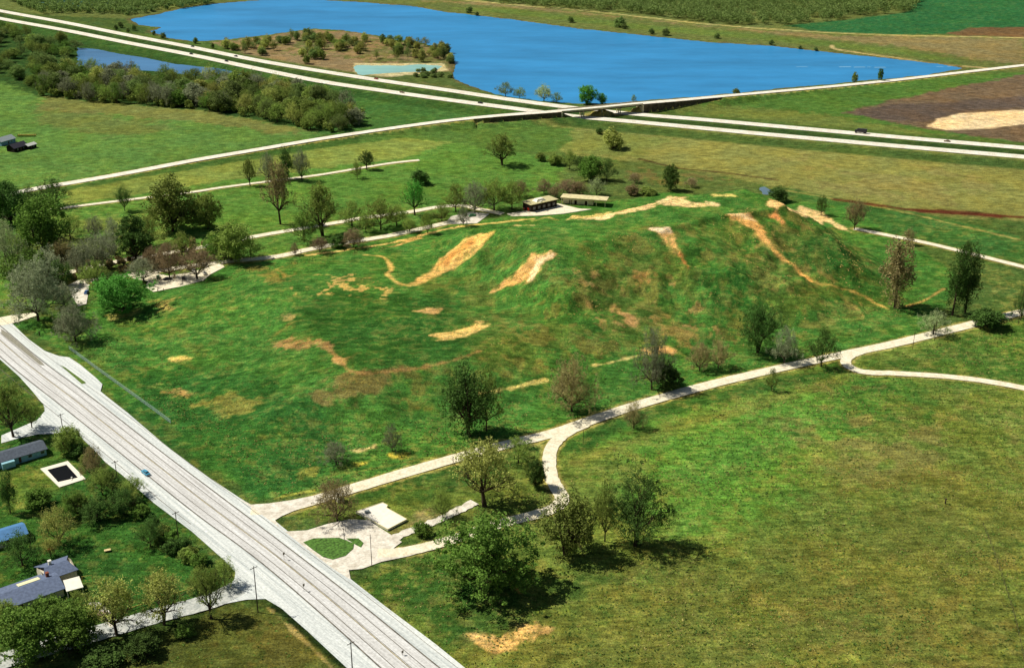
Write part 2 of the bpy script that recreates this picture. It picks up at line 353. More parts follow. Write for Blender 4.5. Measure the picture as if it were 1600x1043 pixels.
# --- far country
paint([(-100, -60), (1700, -60), (1700, 125), (1200, 75), (700, 22), (200, 30), (-100, 20)], (92, 112, 56), 10, 10, ground=True)
paint([(640, 0), (800, 12), (1000, 30), (1200, 52), (1400, 72), (1560, 98), (1600, 98), (1600, 60), (1300, 55), (1100, 40), (900, 18), (760, 3)], (128, 122, 80), 14, 14, .85, ground=True)
paint([(700, 12), (800, 22), (1000, 46), (1200, 63), (1400, 84), (1500, 100), (1500, 94), (1400, 76), (1200, 54), (1000, 38), (800, 14)], (88, 120, 50), 8, 6, .9, ground=True)
paint([(1225, 40), (1330, 30), (1420, 18), (1440, -10), (1750, -10), (1750, 50), (1600, 52), (1400, 54), (1290, 50)], (38, 104, 58), 8, 5, ground=True)
paint([(1480, 52), (1520, 43), (1750, 42), (1750, 62), (1600, 58), (1500, 56)], (110, 88, 60), 8, 6, .9, ground=True)
pline([(700, -3), (800, 7), (900, 15), (1000, 26), (1100, 37), (1200, 45), (1300, 51), (1400, 55), (1500, 57), (1650, 60)], (178, 180, 110), 6, 5, .9, ground=True)
pline([(1300, 71), (1304, 76), (1340, 82), (1400, 90), (1470, 100), (1540, 106)], (190, 180, 120), 5, 4, .9, ground=True)
paint([(330, 66), (420, 56), (490, 45), (560, 50), (615, 63), (700, 76), (712, 122), (780, 148), (700, 140), (600, 124), (480, 104), (380, 86)], (132, 122, 86), 6, 8, ground=True)
paint([(560, 75), (700, 78), (705, 100), (640, 98), (560, 98)], (104, 112, 60), 10, 10, .9, thr=.45, ground=True)
paint([(340, 68), (480, 52), (600, 60), (700, 80), (700, 112), (560, 98), (430, 84)], (86, 106, 52), 8, 8, .8, thr=.52, tsc=16, seed=71, ground=True)
paint([(340, 68), (480, 52), (600, 60), (700, 80), (700, 112), (560, 98), (430, 84)], (74, 66, 48), 6, 6, .6, thr=.6, tsc=10, seed=72, ground=True)
paint([(650, 112), (710, 112), (780, 146), (860, 158), (940, 163), (940, 168), (800, 152), (700, 135), (600, 122)], (66, 100, 44), 6, 4, .9, ground=True)
paint([(553, 98), (620, 99), (692, 99), (700, 110), (620, 119), (553, 120)], (190, 190, 140), 3, 2, .9, ground=True)
paint([(0, 20), (200, 30), (240, 50), (330, 68), (200, 50), (0, 14)], (62, 92, 44), 8, 8, ground=True)
pline([(p[0], p[1]) for p in LAKE] + [tuple(LAKE[0])], (100, 98, 60), 9, 6, .75, world=True, amp=2.5)
# --- around the interstate and beyond
paint([(-200, 40), (0, 40), (130, 65), (400, 115), (600, 150), (760, 180), (560, 210), (400, 190), (60, 150), (-200, 130)], (48, 84, 38), 8, 8, ground=True)
paint([(540, 150), (760, 176), (860, 184), (700, 196), (560, 213), (420, 210)], (62, 112, 48), 8, 8, ground=True)
paint([(-300, 140), (0, 128), (60, 150), (180, 161), (330, 174), (400, 186), (520, 210), (300, 248), (0, 303), (-300, 350)], (84, 132, 56), 8, 8, ground=True)
paint([(70, 150), (180, 161), (330, 174), (500, 205), (440, 208), (300, 190), (170, 178), (60, 170)], (124, 122, 66), 8, 10, .6, ground=True)
paint([(60, 165), (180, 180), (280, 200), (180, 215), (60, 190)], (112, 118, 64), 20, 14, .5, ground=True)
paint([(1130, 150), (1600, 112), (1800, 95), (1800, 245), (1300, 200), (1000, 172)], (70, 116, 44), 8, 6, ground=True)
paint([(1020, 168), (1100, 180), (1300, 200), (1500, 214), (1440, 205), (1300, 180), (1150, 165)], (108, 124, 56), 12, 12, .7, ground=True)
paint([(1320, 176), (1400, 155), (1500, 134), (1600, 116), (1900, 80), (1900, 240), (1600, 222), (1540, 214), (1430, 198), (1370, 186)], (106, 96, 74), 7, 5, ground=True)
paint([(1320, 177), (1400, 162), (1500, 158), (1600, 150), (1750, 150), (1750, 166), (1600, 168), (1500, 174), (1450, 192), (1380, 186)], (88, 82, 74), 9, 6, .9, ground=True)
paint([(1448, 197), (1465, 186), (1500, 177), (1600, 171), (1800, 168), (1800, 185), (1600, 194), (1540, 201), (1480, 203)], (222, 208, 158), 4, 2, ground=True)
paint([(800, 190), (1000, 196), (1300, 225), (1800, 268), (1800, 360), (1600, 345), (1400, 328), (1200, 290), (1000, 255), (880, 240), (760, 225), (700, 215)], (124, 136, 66), 12, 10, ground=True)
paint([(880, 200), (1050, 215), (1000, 245), (880, 238), (780, 215)], (108, 132, 58), 14, 14, .7, ground=True)
paint([(1250, 240), (1600, 275), (1600, 330), (1400, 315), (1200, 270)], (132, 130, 72), 20, 20, .5, thr=.5, tsc=40, ground=True)
paint([(560, 205), (760, 188), (900, 200), (880, 238), (700, 235), (560, 250), (300, 290), (0, 335), (0, 312), (300, 258)], (76, 118, 46), 8, 6, ground=True)
# lawns of the park
paint([(0, 300), (300, 256), (640, 215), (860, 245), (910, 265), (880, 300), (780, 330), (600, 370), (340, 420), (60, 480), (-200, 500), (-200, 340)], (80, 132, 46), 8, 8, ground=True)
paint([(100, 292), (400, 243), (640, 215), (700, 222), (640, 245), (400, 275), (100, 320)], (124, 146, 62), 5, 5, .8, ground=True)
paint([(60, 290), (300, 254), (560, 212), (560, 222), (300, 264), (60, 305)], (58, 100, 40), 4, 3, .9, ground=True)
paint([(200, 330), (420, 300), (600, 260), (560, 300), (400, 350), (250, 380)], (86, 140, 48), 20, 20, .6, ground=True)
paint([(60, 340), (260, 330), (260, 420), (60, 440)], (120, 132, 58), 12, 12, .5, thr=.45, tsc=25, ground=True)
paint([(870, 250), (1000, 252), (1180, 285), (1240, 320), (1100, 305), (980, 310), (880, 290)], (86, 112, 50), 8, 8, .9, ground=True)
paint([(980, 262), (1100, 272), (1160, 285), (1060, 290), (980, 280)], (124, 112, 60), 8, 8, .6, thr=.45, tsc=14, ground=True)
paint([(1230, 295), (1320, 312), (1450, 335), (1620, 375), (1800, 400), (1800, 420), (1600, 410), (1345, 355), (1250, 325)], (58, 112, 46), 6, 4, ground=True)
pline([(1230, 297), (1330, 315), (1400, 328), (1500, 352), (1620, 380)], (180, 170, 84), 2, 3, .7, ground=True)
pline([(1000, 248), (1060, 262), (1130, 269), (1215, 281)], (74, 58, 34), 3, 3, .9, ground=True)
pline([(1305, 311), (1400, 324), (1440, 329), (1560, 337), (1620, 339)], (92, 52, 34), 5, 4, .95, ground=True)
pline([(1440, 329), (1500, 331), (1560, 337)], (86, 44, 32), 9, 5, .9, ground=True)
for off in (15, -14):
    for R in (LOR, UPR): pass
pline([(p[0], p[1] - 21) for p in LOR], (50, 92, 38), 20, 8, .85, world=True)
pline([((p[0] + q[0]) / 2, (p[1] + q[1]) / 2) for p, q in zip(UPR, LOR)], (46, 78, 38), 12, 5, .9, world=True)
pline([(p[0], p[1] + 20) for p in UPR], (74, 104, 44), 16, 8, .7, world=True)
# --- lands east of the mound, nearer
paint([(400, 790), (860, 680), (1300, 560), (1620, 490), (2200, 380), (2200, 1300), (500, 1300), (560, 905), (680, 850)], (104, 134, 48), 4, 3, ground=True)
paint([(880, 690), (1320, 580), (1400, 600), (1300, 700), (1200, 830), (1050, 860), (1000, 740)], (86, 150, 44), 30, 25, .95, ground=True)
paint([(1320, 600), (1500, 600), (1400, 660), (1250, 660)], (58, 118, 42), 25, 25, .7, ground=True)
paint([(1300, 630), (1600, 640), (1600, 760), (1330, 760), (1250, 680)], (128, 132, 66), 30, 30, .8, thr=.42, tsc=30, ground=True)
paint([(1150, 850), (1650, 700), (1650, 1080), (700, 1080), (850, 950)], (104, 120, 44), 40, 30, .85, ground=True)
paint([(840, 880), (1100, 850), (1150, 960), (900, 1043), (700, 1043)], (110, 122, 46), 20, 20, .6, thr=.46, tsc=9, ground=True)
paint([(1200, 900), (1600, 850), (1600, 1043), (1200, 1043)], (126, 128, 56), 20, 20, .6, thr=.5, tsc=14, ground=True)
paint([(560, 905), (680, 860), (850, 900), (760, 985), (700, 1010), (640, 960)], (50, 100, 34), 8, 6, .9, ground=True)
paint([(680, 960), (820, 925), (900, 890), (960, 900), (860, 960), (760, 980)], (72, 108, 38), 8, 8, .8, ground=True)
pline([(560, 775), (720, 725), (880, 690), (900, 700), (1000, 650), (1320, 575)], (44, 96, 34), 9, 5, .8, ground=True)
pline([(900, 720), (960, 700), (1060, 665), (1200, 625), (1320, 590)], (128, 132, 56), 6, 8, .6, amp=3, ground=True)
paint([(1345, 575), (1600, 500), (1800, 470), (1800, 620), (1600, 600)], (72, 118, 40), 8, 8, ground=True)
paint([(1360, 565), (1480, 545), (1560, 560), (1460, 575)], (112, 128, 52), 12, 12, .6, thr=.42, tsc=12, ground=True)
paint([(640, 780), (860, 710), (900, 790), (760, 850), (640, 840)], (100, 126, 46), 12, 12, .8, thr=.42, tsc=9, ground=True)
paint([(580, 775), (720, 735), (820, 715), (780, 750), (640, 790)], (48, 96, 34), 8, 6, .8, ground=True)
paint([(620, 830), (690, 812), (720, 790), (650, 800)], (150, 142, 92), 6, 4, .7, ground=True)
# --- the mound and the strip between it and the highway
paint([(20, 505), (160, 470), (340, 415), (470, 400), (700, 350), (1050, 300), (1320, 320), (1500, 430), (1450, 520), (1320, 545), (860, 668), (560, 752), (400, 785), (160, 605), (100, 550)], (66, 128, 44), 3, 3, ground=True)
MND = [(860, 400), (1040, 350), (1200, 335), (1300, 345), (1400, 470), (1300, 510), (1180, 540), (1000, 555), (780, 600), (700, 520)]
paint(MND, (84, 118, 42), 20, 20, .75, thr=.45, tsc=22)
paint(MND, (126, 130, 58), 10, 12, .6, thr=.55, tsc=9, seed=61)
paint([(640, 440), (800, 380), (860, 400), (800, 460), (720, 500)], (96, 118, 44), 10, 10, .7, thr=.42, tsc=14)
paint([(900, 420), (1120, 430), (1210, 450), (1180, 520), (1060, 548), (960, 540), (920, 480)], (166, 144, 80), 6, 8, .7, thr=.6, tsc=7, seed=62)
paint([(1120, 350), (1300, 360), (1400, 470), (1300, 480), (1180, 430)], (150, 142, 70), 12, 10, .65, thr=.58, tsc=8, seed=63)
paint([(1100, 420), (1180, 440), (1200, 500), (1120, 500)], (44, 112, 38), 10, 8, .8)
paint([(1270, 360), (1400, 440), (1340, 460), (1230, 400)], (44, 106, 38), 10, 8, .7)
paint([(520, 455), (700, 460), (750, 540), (640, 570), (560, 578), (500, 530), (430, 500)], (44, 100, 34), 8, 6, .7)
paint([(150, 560), (420, 600), (520, 660), (520, 740), (400, 780), (250, 680)], (40, 104, 40), 12, 10, .7, ground=True)
paint([(180, 500), (280, 480), (320, 560), (240, 560), (170, 530)], (110, 140, 52), 6, 6, .7, thr=.5, tsc=8, ground=True)
paint([(60, 500), (110, 500), (200, 600), (150, 590)], (92, 128, 44), 4, 4, .6, ground=True)
# bare earth scars
OCH, OC2, TAN, YEL = (232, 186, 92), (206, 164, 92), (226, 202, 140), (186, 182, 72)
def scars(lst):
    for P, c, so_, am, sg in lst:
        paint(P, c, so_ + 2.5, am * 1.5 + .6, sg * .5); paint(P, c, so_ + .5, am * 1.8 + .6, sg * .9, thr=.36, tsc=3.2, seed=77)
scars([([(772, 363), (748, 365), (724, 376), (703, 392), (684, 412), (662, 431), (640, 443), (646, 446), (666, 439), (690, 426), (714, 415), (742, 395), (758, 380)], (234, 198, 104), 2, .8, 1),
       ([(735, 375), (745, 378), (700, 410), (690, 408)], (200, 146, 62), 2, 1.5, .8),
       ([(866, 396), (835, 399), (815, 417), (795, 438), (770, 457), (800, 446), (822, 442), (842, 423)], (226, 184, 100), 2, 2, .95),
       ([(842, 400), (862, 398), (830, 436), (822, 440)], (244, 226, 170), 2, 1.5, .9),
       ([(1016, 358), (1046, 356), (1056, 372), (1064, 398), (1048, 389), (1034, 371)], (226, 184, 100), 1.5, 1, 1),
       ([(1016, 357), (1044, 355), (1048, 361), (1030, 364)], (245, 235, 190), 1, .8, .9),
       ([(1138, 335), (1172, 336), (1192, 355), (1206, 388), (1192, 380), (1175, 358)], (226, 184, 100), 1.5, 1.2, 1),
       ([(1138, 334), (1165, 334), (1180, 345), (1165, 343)], (244, 226, 170), 1, .8, .9),
       ([(1188, 331), (1212, 331), (1225, 345), (1222, 352), (1208, 342)], (224, 158, 90), 1.5, 1, 1),
       ([(1198, 321), (1250, 321), (1282, 331), (1312, 349), (1330, 362), (1290, 347), (1258, 339), (1212, 329)], (238, 212, 140), 1.5, .8, 1),
       ([(905, 343), (950, 334), (1000, 324), (1030, 313), (1050, 307), (1075, 308), (1070, 314), (1112, 318), (1122, 322), (1070, 325), (1030, 317), (1000, 327), (965, 336), (935, 344)], (240, 218, 150), 2, 2, .95),
       ([(890, 341), (930, 333), (955, 330), (950, 334), (920, 340)], (222, 206, 120), 1.5, 1.5, .8),
       ([(1110, 304), (1145, 303), (1148, 307), (1115, 308)], (232, 220, 110), 2, 1, .9),
       ([(950, 470), (970, 480), (1000, 508), (1012, 524), (985, 510), (965, 490)], (204, 164, 96), 2, 2, .8),
       ([(1005, 543), (1062, 540), (1058, 548), (1012, 553)], (222, 184, 110), 2, 2, .85),
       ([(1030, 500), (1090, 520), (1080, 540), (1040, 525)], (176, 146, 74), 4, 5, .5),
       ([(1000, 425), (1020, 430), (1015, 450)], (170, 130, 70), 3, 3, .6),
       ([(680, 524), (710, 519), (732, 512), (752, 503), (756, 510), (735, 522), (712, 528), (688, 530)], (234, 206, 110), 1.5, 1.5, .95),
       ([(645, 486), (668, 482), (690, 482), (685, 489), (660, 490)], (220, 186, 110), 1.5, 1.5, .9),
       ([(440, 493), (462, 490), (455, 499), (442, 499)], (170, 160, 90), 2, 1.5, .8),
       ([(420, 534), (460, 532), (505, 531), (508, 538), (470, 545), (440, 548)], (176, 144, 84), 3, 3, .8),
       ([(524, 558), (537, 560), (538, 570), (528, 568)], (226, 190, 110), 1.5, 1.5, .9),
       ([(545, 582), (600, 582), (612, 605), (580, 622), (530, 618), (500, 610), (520, 595)], (134, 124, 68), 8, 7, .7),
       ([(260, 560), (290, 556), (298, 560), (275, 565)], (222, 206, 100), 1.2, 1, .9),
       ([(262, 612), (280, 607), (305, 614), (285, 622)], (190, 160, 84), 2, 2, .85),
       ([(300, 632), (340, 622), (390, 628), (375, 645), (340, 648)], (140, 146, 60), 5, 5, .8),
       ([(425, 675), (450, 672), (462, 684), (440, 692)], (150, 158, 58), 4, 3, .8),
       ([(395, 683), (425, 680), (425, 687)], (140, 156, 58), 3, 2, .7),
       ([(548, 702), (586, 694), (588, 699), (560, 706)], (222, 212, 130), 1, .8, .95),
       ([(552, 722), (576, 718), (576, 724), (556, 728)], (196, 200, 60), 1, .8, .95),
       ([(610, 709), (634, 708), (635, 714), (612, 716)], (200, 200, 60), 1, .8, .95),
       ([(470, 738), (490, 733), (496, 744), (475, 747)], (150, 160, 56), 2, 2, .8),
       ([(660, 636), (675, 634), (678, 640), (664, 642)], (170, 176, 66), 2, 1.5, .8),
       ([(630, 372), (655, 366), (660, 371), (640, 378), (610, 386)], (206, 172, 94), 2, 1.5, .75),
       ([(728, 988), (745, 986), (775, 998), (800, 992), (840, 976), (846, 982), (812, 1000), (792, 1018), (774, 1020), (752, 1003)], (220, 190, 108), 1.5, 1.6, .95),
       ([(800, 918), (815, 916), (812, 922)], (210, 160, 70), 1, 1, .8),
       ([(955, 840), (975, 832), (975, 844)], (190, 160, 70), 2, 1.5, .6),
       ([(655, 800), (675, 796), (672, 803)], (206, 176, 100), 1.5, 1.5, .8),
       ([(240, 470), (270, 466), (270, 482), (250, 484)], (186, 172, 80), 3, 3, .8),
       ([(170, 492), (215, 483), (215, 489), (175, 499)], (196, 196, 96), 2, 2, .8)])
paint([(460, 432), (560, 425), (620, 445), (600, 465), (540, 462), (460, 460)], (206, 182, 92), 4, 4, .85, thr=.55, tsc=6, seed=65)
paint([(380, 415), (470, 410), (460, 440), (400, 445)], (150, 144, 62), 4, 4, .7, thr=.5, tsc=8, seed=66)
paint([(420, 540), (530, 570), (620, 640), (760, 600), (740, 560), (600, 590)], (126, 122, 56), 8, 8, .5, thr=.5, tsc=8, seed=67)
pline([(480, 398), (540, 390), (600, 381), (640, 372), (690, 359), (720, 353)], (214, 192, 104), 2.4, 1.2, .9)
pline([(570, 398), (600, 402), (612, 420), (605, 428), (622, 442), (640, 446)], (214, 190, 96), 2.2, 2, .9)
pline([(430, 420), (445, 432), (420, 445)], (180, 160, 70), 1.5, 2, .7)
pline([(1064, 398), (1076, 418)], (196, 140, 66), 1.5, 1.5, .85)
pline([(1206, 388), (1230, 408), (1258, 432), (1268, 440)], (226, 178, 84), 2.4, 1.6, .95)
pline([(1268, 440), (1290, 444), (1320, 452), (1360, 468), (1388, 482)], (200, 176, 84), 1.4, 1.5, .8)
pline([(1320, 470), (1340, 482), (1350, 496)], (190, 176, 84), 1, 1.5, .7)
pline([(1415, 478), (1445, 468), (1475, 450)], (196, 160, 80), 1.6, 2, .8, ground=True)
pline([(730, 618), (800, 606), (855, 594)], (212, 208, 110), 1.6, 1.5, .9)
pline([(930, 571), (990, 557), (1012, 552)], (218, 212, 120), 1.8, 1.5, .9)
pline([(505, 535), (520, 550), (535, 568), (560, 582), (620, 578), (700, 565), (750, 548)], (170, 140, 76), 1.6, 2, .75)
pline([(415, 535), (450, 508), (470, 500)], (140, 140, 60), 1.4, 2, .6)
pline([(325, 696), (400, 728), (420, 740)], (90, 140, 50), 1.5, 2, .6)
pline([(500, 745), (600, 728), (680, 712), (760, 700)], (140, 156, 60), 1.2, 2, .6, ground=True)
pline([(430, 778), (460, 770), (490, 765)], (176, 186, 60), 1.6, 1.2, .8, ground=True)
pline([(830, 345), (870, 343), (940, 338)], (206, 196, 96), 1.6, 2, .6)
pline([(806, 352), (832, 352)], (210, 206, 120), 2.5, 2, .8)
pline([(720, 353), (770, 348), (832, 341)], (216, 200, 100), 2.6, 1.5, .9)
# --- yards south of the highway
paint([(-200, 560), (0, 590), (130, 690), (300, 835), (360, 905), (330, 930), (60, 1005), (-200, 1060)], (52, 104, 36), 4, 4, ground=True)
paint([(5, 735), (70, 735), (90, 770), (60, 800), (5, 800)], (94, 126, 44), 6, 6, .7, ground=True)
paint([(70, 650), (120, 690), (60, 730), (70, 700)], (84, 130, 46), 5, 5, .6, ground=True)
paint([(180, 790), (260, 850), (300, 900), (200, 900), (130, 860)], (54, 112, 38), 8, 8, .8, ground=True)
paint([(150, 1043), (330, 950), (430, 945), (540, 1043), (520, 1200), (0, 1200)], (84, 100, 38), 5, 5, ground=True)
paint([(340, 985), (430, 960), (500, 1020), (420, 1060), (300, 1060)], (104, 104, 42), 8, 8, .6, thr=.45, tsc=8, ground=True)
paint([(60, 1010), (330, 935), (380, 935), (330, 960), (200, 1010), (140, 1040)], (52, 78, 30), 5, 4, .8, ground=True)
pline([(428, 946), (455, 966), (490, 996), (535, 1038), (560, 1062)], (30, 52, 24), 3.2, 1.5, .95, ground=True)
pline([(418, 948), (445, 972), (480, 1003), (520, 1043)], (168, 160, 90), .8, .8, .8, ground=True)
for P_, w_ in ((EASTP, 9.6), (OVP, 11.5)): pline([(p[0], p[1]) for p in P_][::4], (172, 172, 88), w_, 1.5, .8, world=True, amp=.9)
for P_, w_ in ((WESTR, 9), (LOOPP, 8), (PARKP1, 6.6), (PARKP2, 8), (FORKP, 7.4), (LANEP, 7.6)): pline([(p[0], p[1]) for p in P_][::3], (166, 166, 86), w_, 1.5, .75, world=True, amp=.8)
# variation everywhere
F4 = fbm(x, y, 5, 55, 4); F5 = fbm(x, y, 1.8, 56, 3); nearf = sstep(1000, 560, y)
near = sstep(1100, 500, y)
gr_ = np.clip((cov[:, 1] - cov[:, 0]) * 12, 0, 1) * np.where(x < 0, 1, 1)
k = sstep(.5, .66, .5 * F4 + .5 * F5) * gr_ * (.15 + .4 * F1) * (.25 + .75 * nearf)
cov = cov * (1 - k[:, None]) + np.array(C(140, 146, 66)) * k[:, None]
k = sstep(.48, .36, .45 * F4 + .55 * F5) * gr_ * .4 * (.2 + .8 * nearf)
cov = cov * (1 - k[:, None]) + np.array(C(34, 74, 26)) * k[:, None]
v = .82 + .3 * F1 + .22 * (F2 - .5)
cov *= v[:, None]
cov[:, 0] *= 1.14
lum = cov @ np.array([.3, .6, .1]); cov = cov * .9 + lum[:, None] * .1
nr, nc = X.shape
me = bpy.data.meshes.new('ground'); me.vertices.add(x.size)
me.vertices.foreach_set('co', np.stack([x, y, Zr], 1).astype(np.float32).ravel())
ii = (np.arange(nr - 1)[:, None] * nc + np.arange(nc - 1)[None, :]).ravel()
Fq = np.stack([ii, ii + 1, ii + nc + 1, ii + nc], 1).astype(np.int32)
me.loops.add(Fq.size); me.loops.foreach_set('vertex_index', Fq.ravel())
me.polygons.add(len(Fq)); me.polygons.foreach_set('loop_start', np.arange(0, Fq.size, 4, dtype=np.int32)); me.polygons.foreach_set('loop_total', np.full(len(Fq), 4, np.int32))
me.polygons.foreach_set('use_smooth', np.ones(len(Fq), bool)); me.update()
ca = me.color_attributes.new('cover', 'FLOAT_COLOR', 'POINT')
ca.data.foreach_set('color', np.concatenate([cov, np.ones((x.size, 1))], 1).astype(np.float32).ravel())
me.materials.append(ground_mat()); go = bpy.data.objects.new('ground', me); COL.objects.link(go); tag(go, kind='structure')

# ------------------------------------------------------------------ water
def rect_of(P, pad=15):
    P = np.array(P); a, b = P.min(0) - pad, P.max(0) + pad; return [(a[0], a[1]), (b[0], a[1]), (b[0], b[1]), (a[0], b[1])]
def inflate(P, d=5):
    P = np.array(ccw(P)); out = []
    for i in range(len(P)):
        e1 = P[i] - P[i - 1]; e2 = P[(i + 1) % len(P)] - P[i]; n = np.array([e1[1], -e1[0]]) / (np.hypot(*e1) + 1e-9) + np.array([e2[1], -e2[0]]) / (np.hypot(*e2) + 1e-9)
        out.append(P[i] + n / (np.hypot(*n) + 1e-9) * d)
    return out
WL = -.62
sheet('lake_water', inflate(LAKE, 4), WL, water_mat('lake_water', C(52, 138, 192), .35, .2))
sheet('pond_water', inflate(POND, 4), WL, water_mat('pond_water', C(70, 122, 165), .25, .3))
sheet('shallow_pool_water', inflate(BEACHP, 3), WL + .1, water_mat('shallow_water', C(150, 200, 190), .3, .3))
sheet('creek_water', inflate(CREEKP, 3), WL, water_mat('creek_water', C(96, 118, 130), .3, .2))
sheet('far_water', inflate(FARP, 3), WL, water_mat('far_water', C(70, 135, 165), .3, .3))
glint_m = water_mat('painted_glint', C(120, 172, 205), .5, .2)  # sun glint on the lake put in as pale streaks laid on the water
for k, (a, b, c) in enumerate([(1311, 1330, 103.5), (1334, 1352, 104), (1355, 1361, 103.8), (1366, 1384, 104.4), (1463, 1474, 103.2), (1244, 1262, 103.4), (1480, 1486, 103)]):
    ribbon('glint_streak', [G(a, c), G((a + b) / 2, c + .15), G(b, c)], 3.6 if k in (0, 1, 3) else 2, WL + .03, glint_m, jitter=.8)

# ------------------------------------------------------------------ roads
ROADANG = math.atan2(*(G(150, 625) - G(687, 1043))[::-1])
con = pave_mat('interstate_concrete', C(218, 208, 182), C(244, 238, 222), .2)
asph = pave_mat('highway_asphalt', C(182, 188, 184), C(230, 232, 224), .25, ROADANG)
conc = pave_mat('highway_concrete', C(184, 181, 174), C(226, 225, 220), .35, ROADANG)
grav = pave_mat('pale_gravel', C(218, 206, 172), C(246, 236, 208), .3)
lime = pave_mat('limestone_chips', C(196, 186, 166), C(240, 232, 214), .3)
blue = pave_mat('worn_street', C(150, 156, 150), C(206, 206, 196), .5)
seam = mat('tar_seam', C(112, 106, 94), var=.3, scale=.4)
yelm = mat('faded_yellow_paint', C(150, 134, 84), var=.3, scale=.3)
whm = mat('white_paint', C(225, 222, 210), var=.1)
ribbon('interstate_road', UPR, 11.6, BERM + .07, con); ribbon('interstate_road', LOR, 11.6, BERM + .07, con)
for R in (UPR, LOR):
    for off in (-4.6, 0, 4.6): ribbon('lane_marking', R, .18, BERM + .09, seam if off == 0 else whm, off=off)
def pxpoly(name, px, z, m): return sheet(name, [G(*p) for p in px], z, m)
HW = [(-140, 405), (0, 497), (20, 506), (45, 530), (70, 548), (92, 556), (108, 558), (126, 570), (150, 590), (160, 600), (157, 611), (168, 620), (200, 645), (250, 688), (300, 727), (345, 758), (385, 784), (400, 792), (432, 815), (470, 846), (520, 886), (548, 904), (600, 945), (680, 1005), (727, 1043), (900, 1175),
      (700, 1200), (540, 1041), (480, 985), (440, 950), (415, 935), (385, 936), (345, 944), (335, 938), (352, 922), (366, 905), (368, 893), (345, 870), (300, 830), (240, 785), (190, 741), (165, 722), (150, 706), (130, 686), (122, 676), (60, 678), (30, 684), (2, 692), (2, 680), (30, 668), (58, 656), (70, 642), (68, 632), (48, 608), (30, 588), (10, 570), (-140, 440)]
pxpoly('highway_road', HW, .05, asph)
L1 = [(-60, 458), (10, 517), (65, 563), (150, 626), (250, 704), (400, 817), (545, 928), (687, 1043), (860, 1180)]
L4 = [(-140, 437), (-60, 503), (20, 574), (105, 641), (207, 723), (300, 798), (400, 872), (500, 957), (595, 1043), (740, 1175)]
def along(P, n=60):
    Q = np.array(smooth([G(*p) for p in P], 6)); d = np.r_[0, np.cumsum(np.hypot(*np.diff(Q, axis=0).T))]; u = np.linspace(0, d[-1], n)
    return np.stack([np.interp(u, d, Q[:, 0]), np.interp(u, d, Q[:, 1])], 1)
A1 = along(L1)
A4 = np.array([min(along(L4, 400), key=lambda q: np.hypot(*(q - a))) for a in A1])
V = []; 
for a, b in zip(A1, A4): V += [(a[0], a[1], .08), (b[0], b[1], .08)]
tag(MB().add(V, [(2 * i, 2 * i + 1, 2 * i + 3, 2 * i + 2) for i in range(len(A1) - 1)]).build('highway_lanes', conc), kind='structure')
for f, m_, wd in ((0, seam, .5), (.24, seam, .26), (.47, seam, .2), (.5, yelm, .3), (.76, seam, .26), (1, seam, .5)):
    ribbon('lane_marking', [a + (b - a) * f for a, b in zip(A1, A4)], wd, .1, m_)
ribbon('lane_marking', [a + (b - a) * 1.38 for a, b in zip(A1[4:], A4[4:])][:34], .22, .1, seam)
ribbon('lane_marking', [a + (b - a) * -.3 for a, b in zip(A1, A4)], .16, .1, seam)
# drainage strip between lay-by and road
pxpoly('grass_median', [(94, 570), (102, 574), (135, 598), (128, 600)], .12, mat('verge_grass', C(96, 120, 50), var=.3, scale=1))
pxpoly('grass_median', [(2, 514), (12, 520), (66, 566), (70, 571), (62, 570), (2, 521)], .12, mat('tar_patch', C(150, 146, 128), var=.2))
ribbon('gravel_road', smooth([G(*p) for p in EAST], 6), 6.6, .06, grav, jitter=.15)
ribbon('gravel_road', LOOPP, 5.6, .09, grav, jitter=.2)
ribbon('gravel_road', FORKP, 5, .09, grav, jitter=.2)
ribbon('gravel_road', smooth([G(*p) for p in [(600, 846), (640, 830), (680, 814), (710, 800), (742, 784)]], 6), 4, .07, lime, jitter=.5)
ribbon('gravel_road', LANEP, 5, .08, grav, jitter=.1)
PLZ = [(418, 808), (446, 830), (480, 828), (512, 818), (545, 811), (575, 812), (600, 828), (628, 846), (612, 858), (645, 856), (668, 849), (672, 858), (640, 868), (596, 877), (566, 888), (545, 890), (548, 905), (520, 888), (460, 842)]
pxpoly('gravel_forecourt', PLZ, .075, lime)
pxpoly('gravel_forecourt', [(372, 778), (392, 788), (420, 786), (455, 781), (500, 772), (505, 782), (470, 793), (440, 806), (430, 812), (437, 824), (415, 808)], .078, lime)
ISB = [G(*p) for p in [(474, 847), (490, 841), (530, 840), (553, 849), (552, 857), (540, 868), (520, 874), (505, 870), (488, 858)]]
tag(MB().prism(ccw(ISB), 0, .22).build('traffic_island', mat('island_grass', C(84, 122, 48), var=.35, scale=1.2, bump=.6)), kind='structure')
tag(MB().prism(ccw([G(*p) for p in [(541, 841), (560, 841), (568, 848), (564, 855), (556, 851)]]), 0, .2).build('traffic_island', MATS['island_grass']), kind='structure')
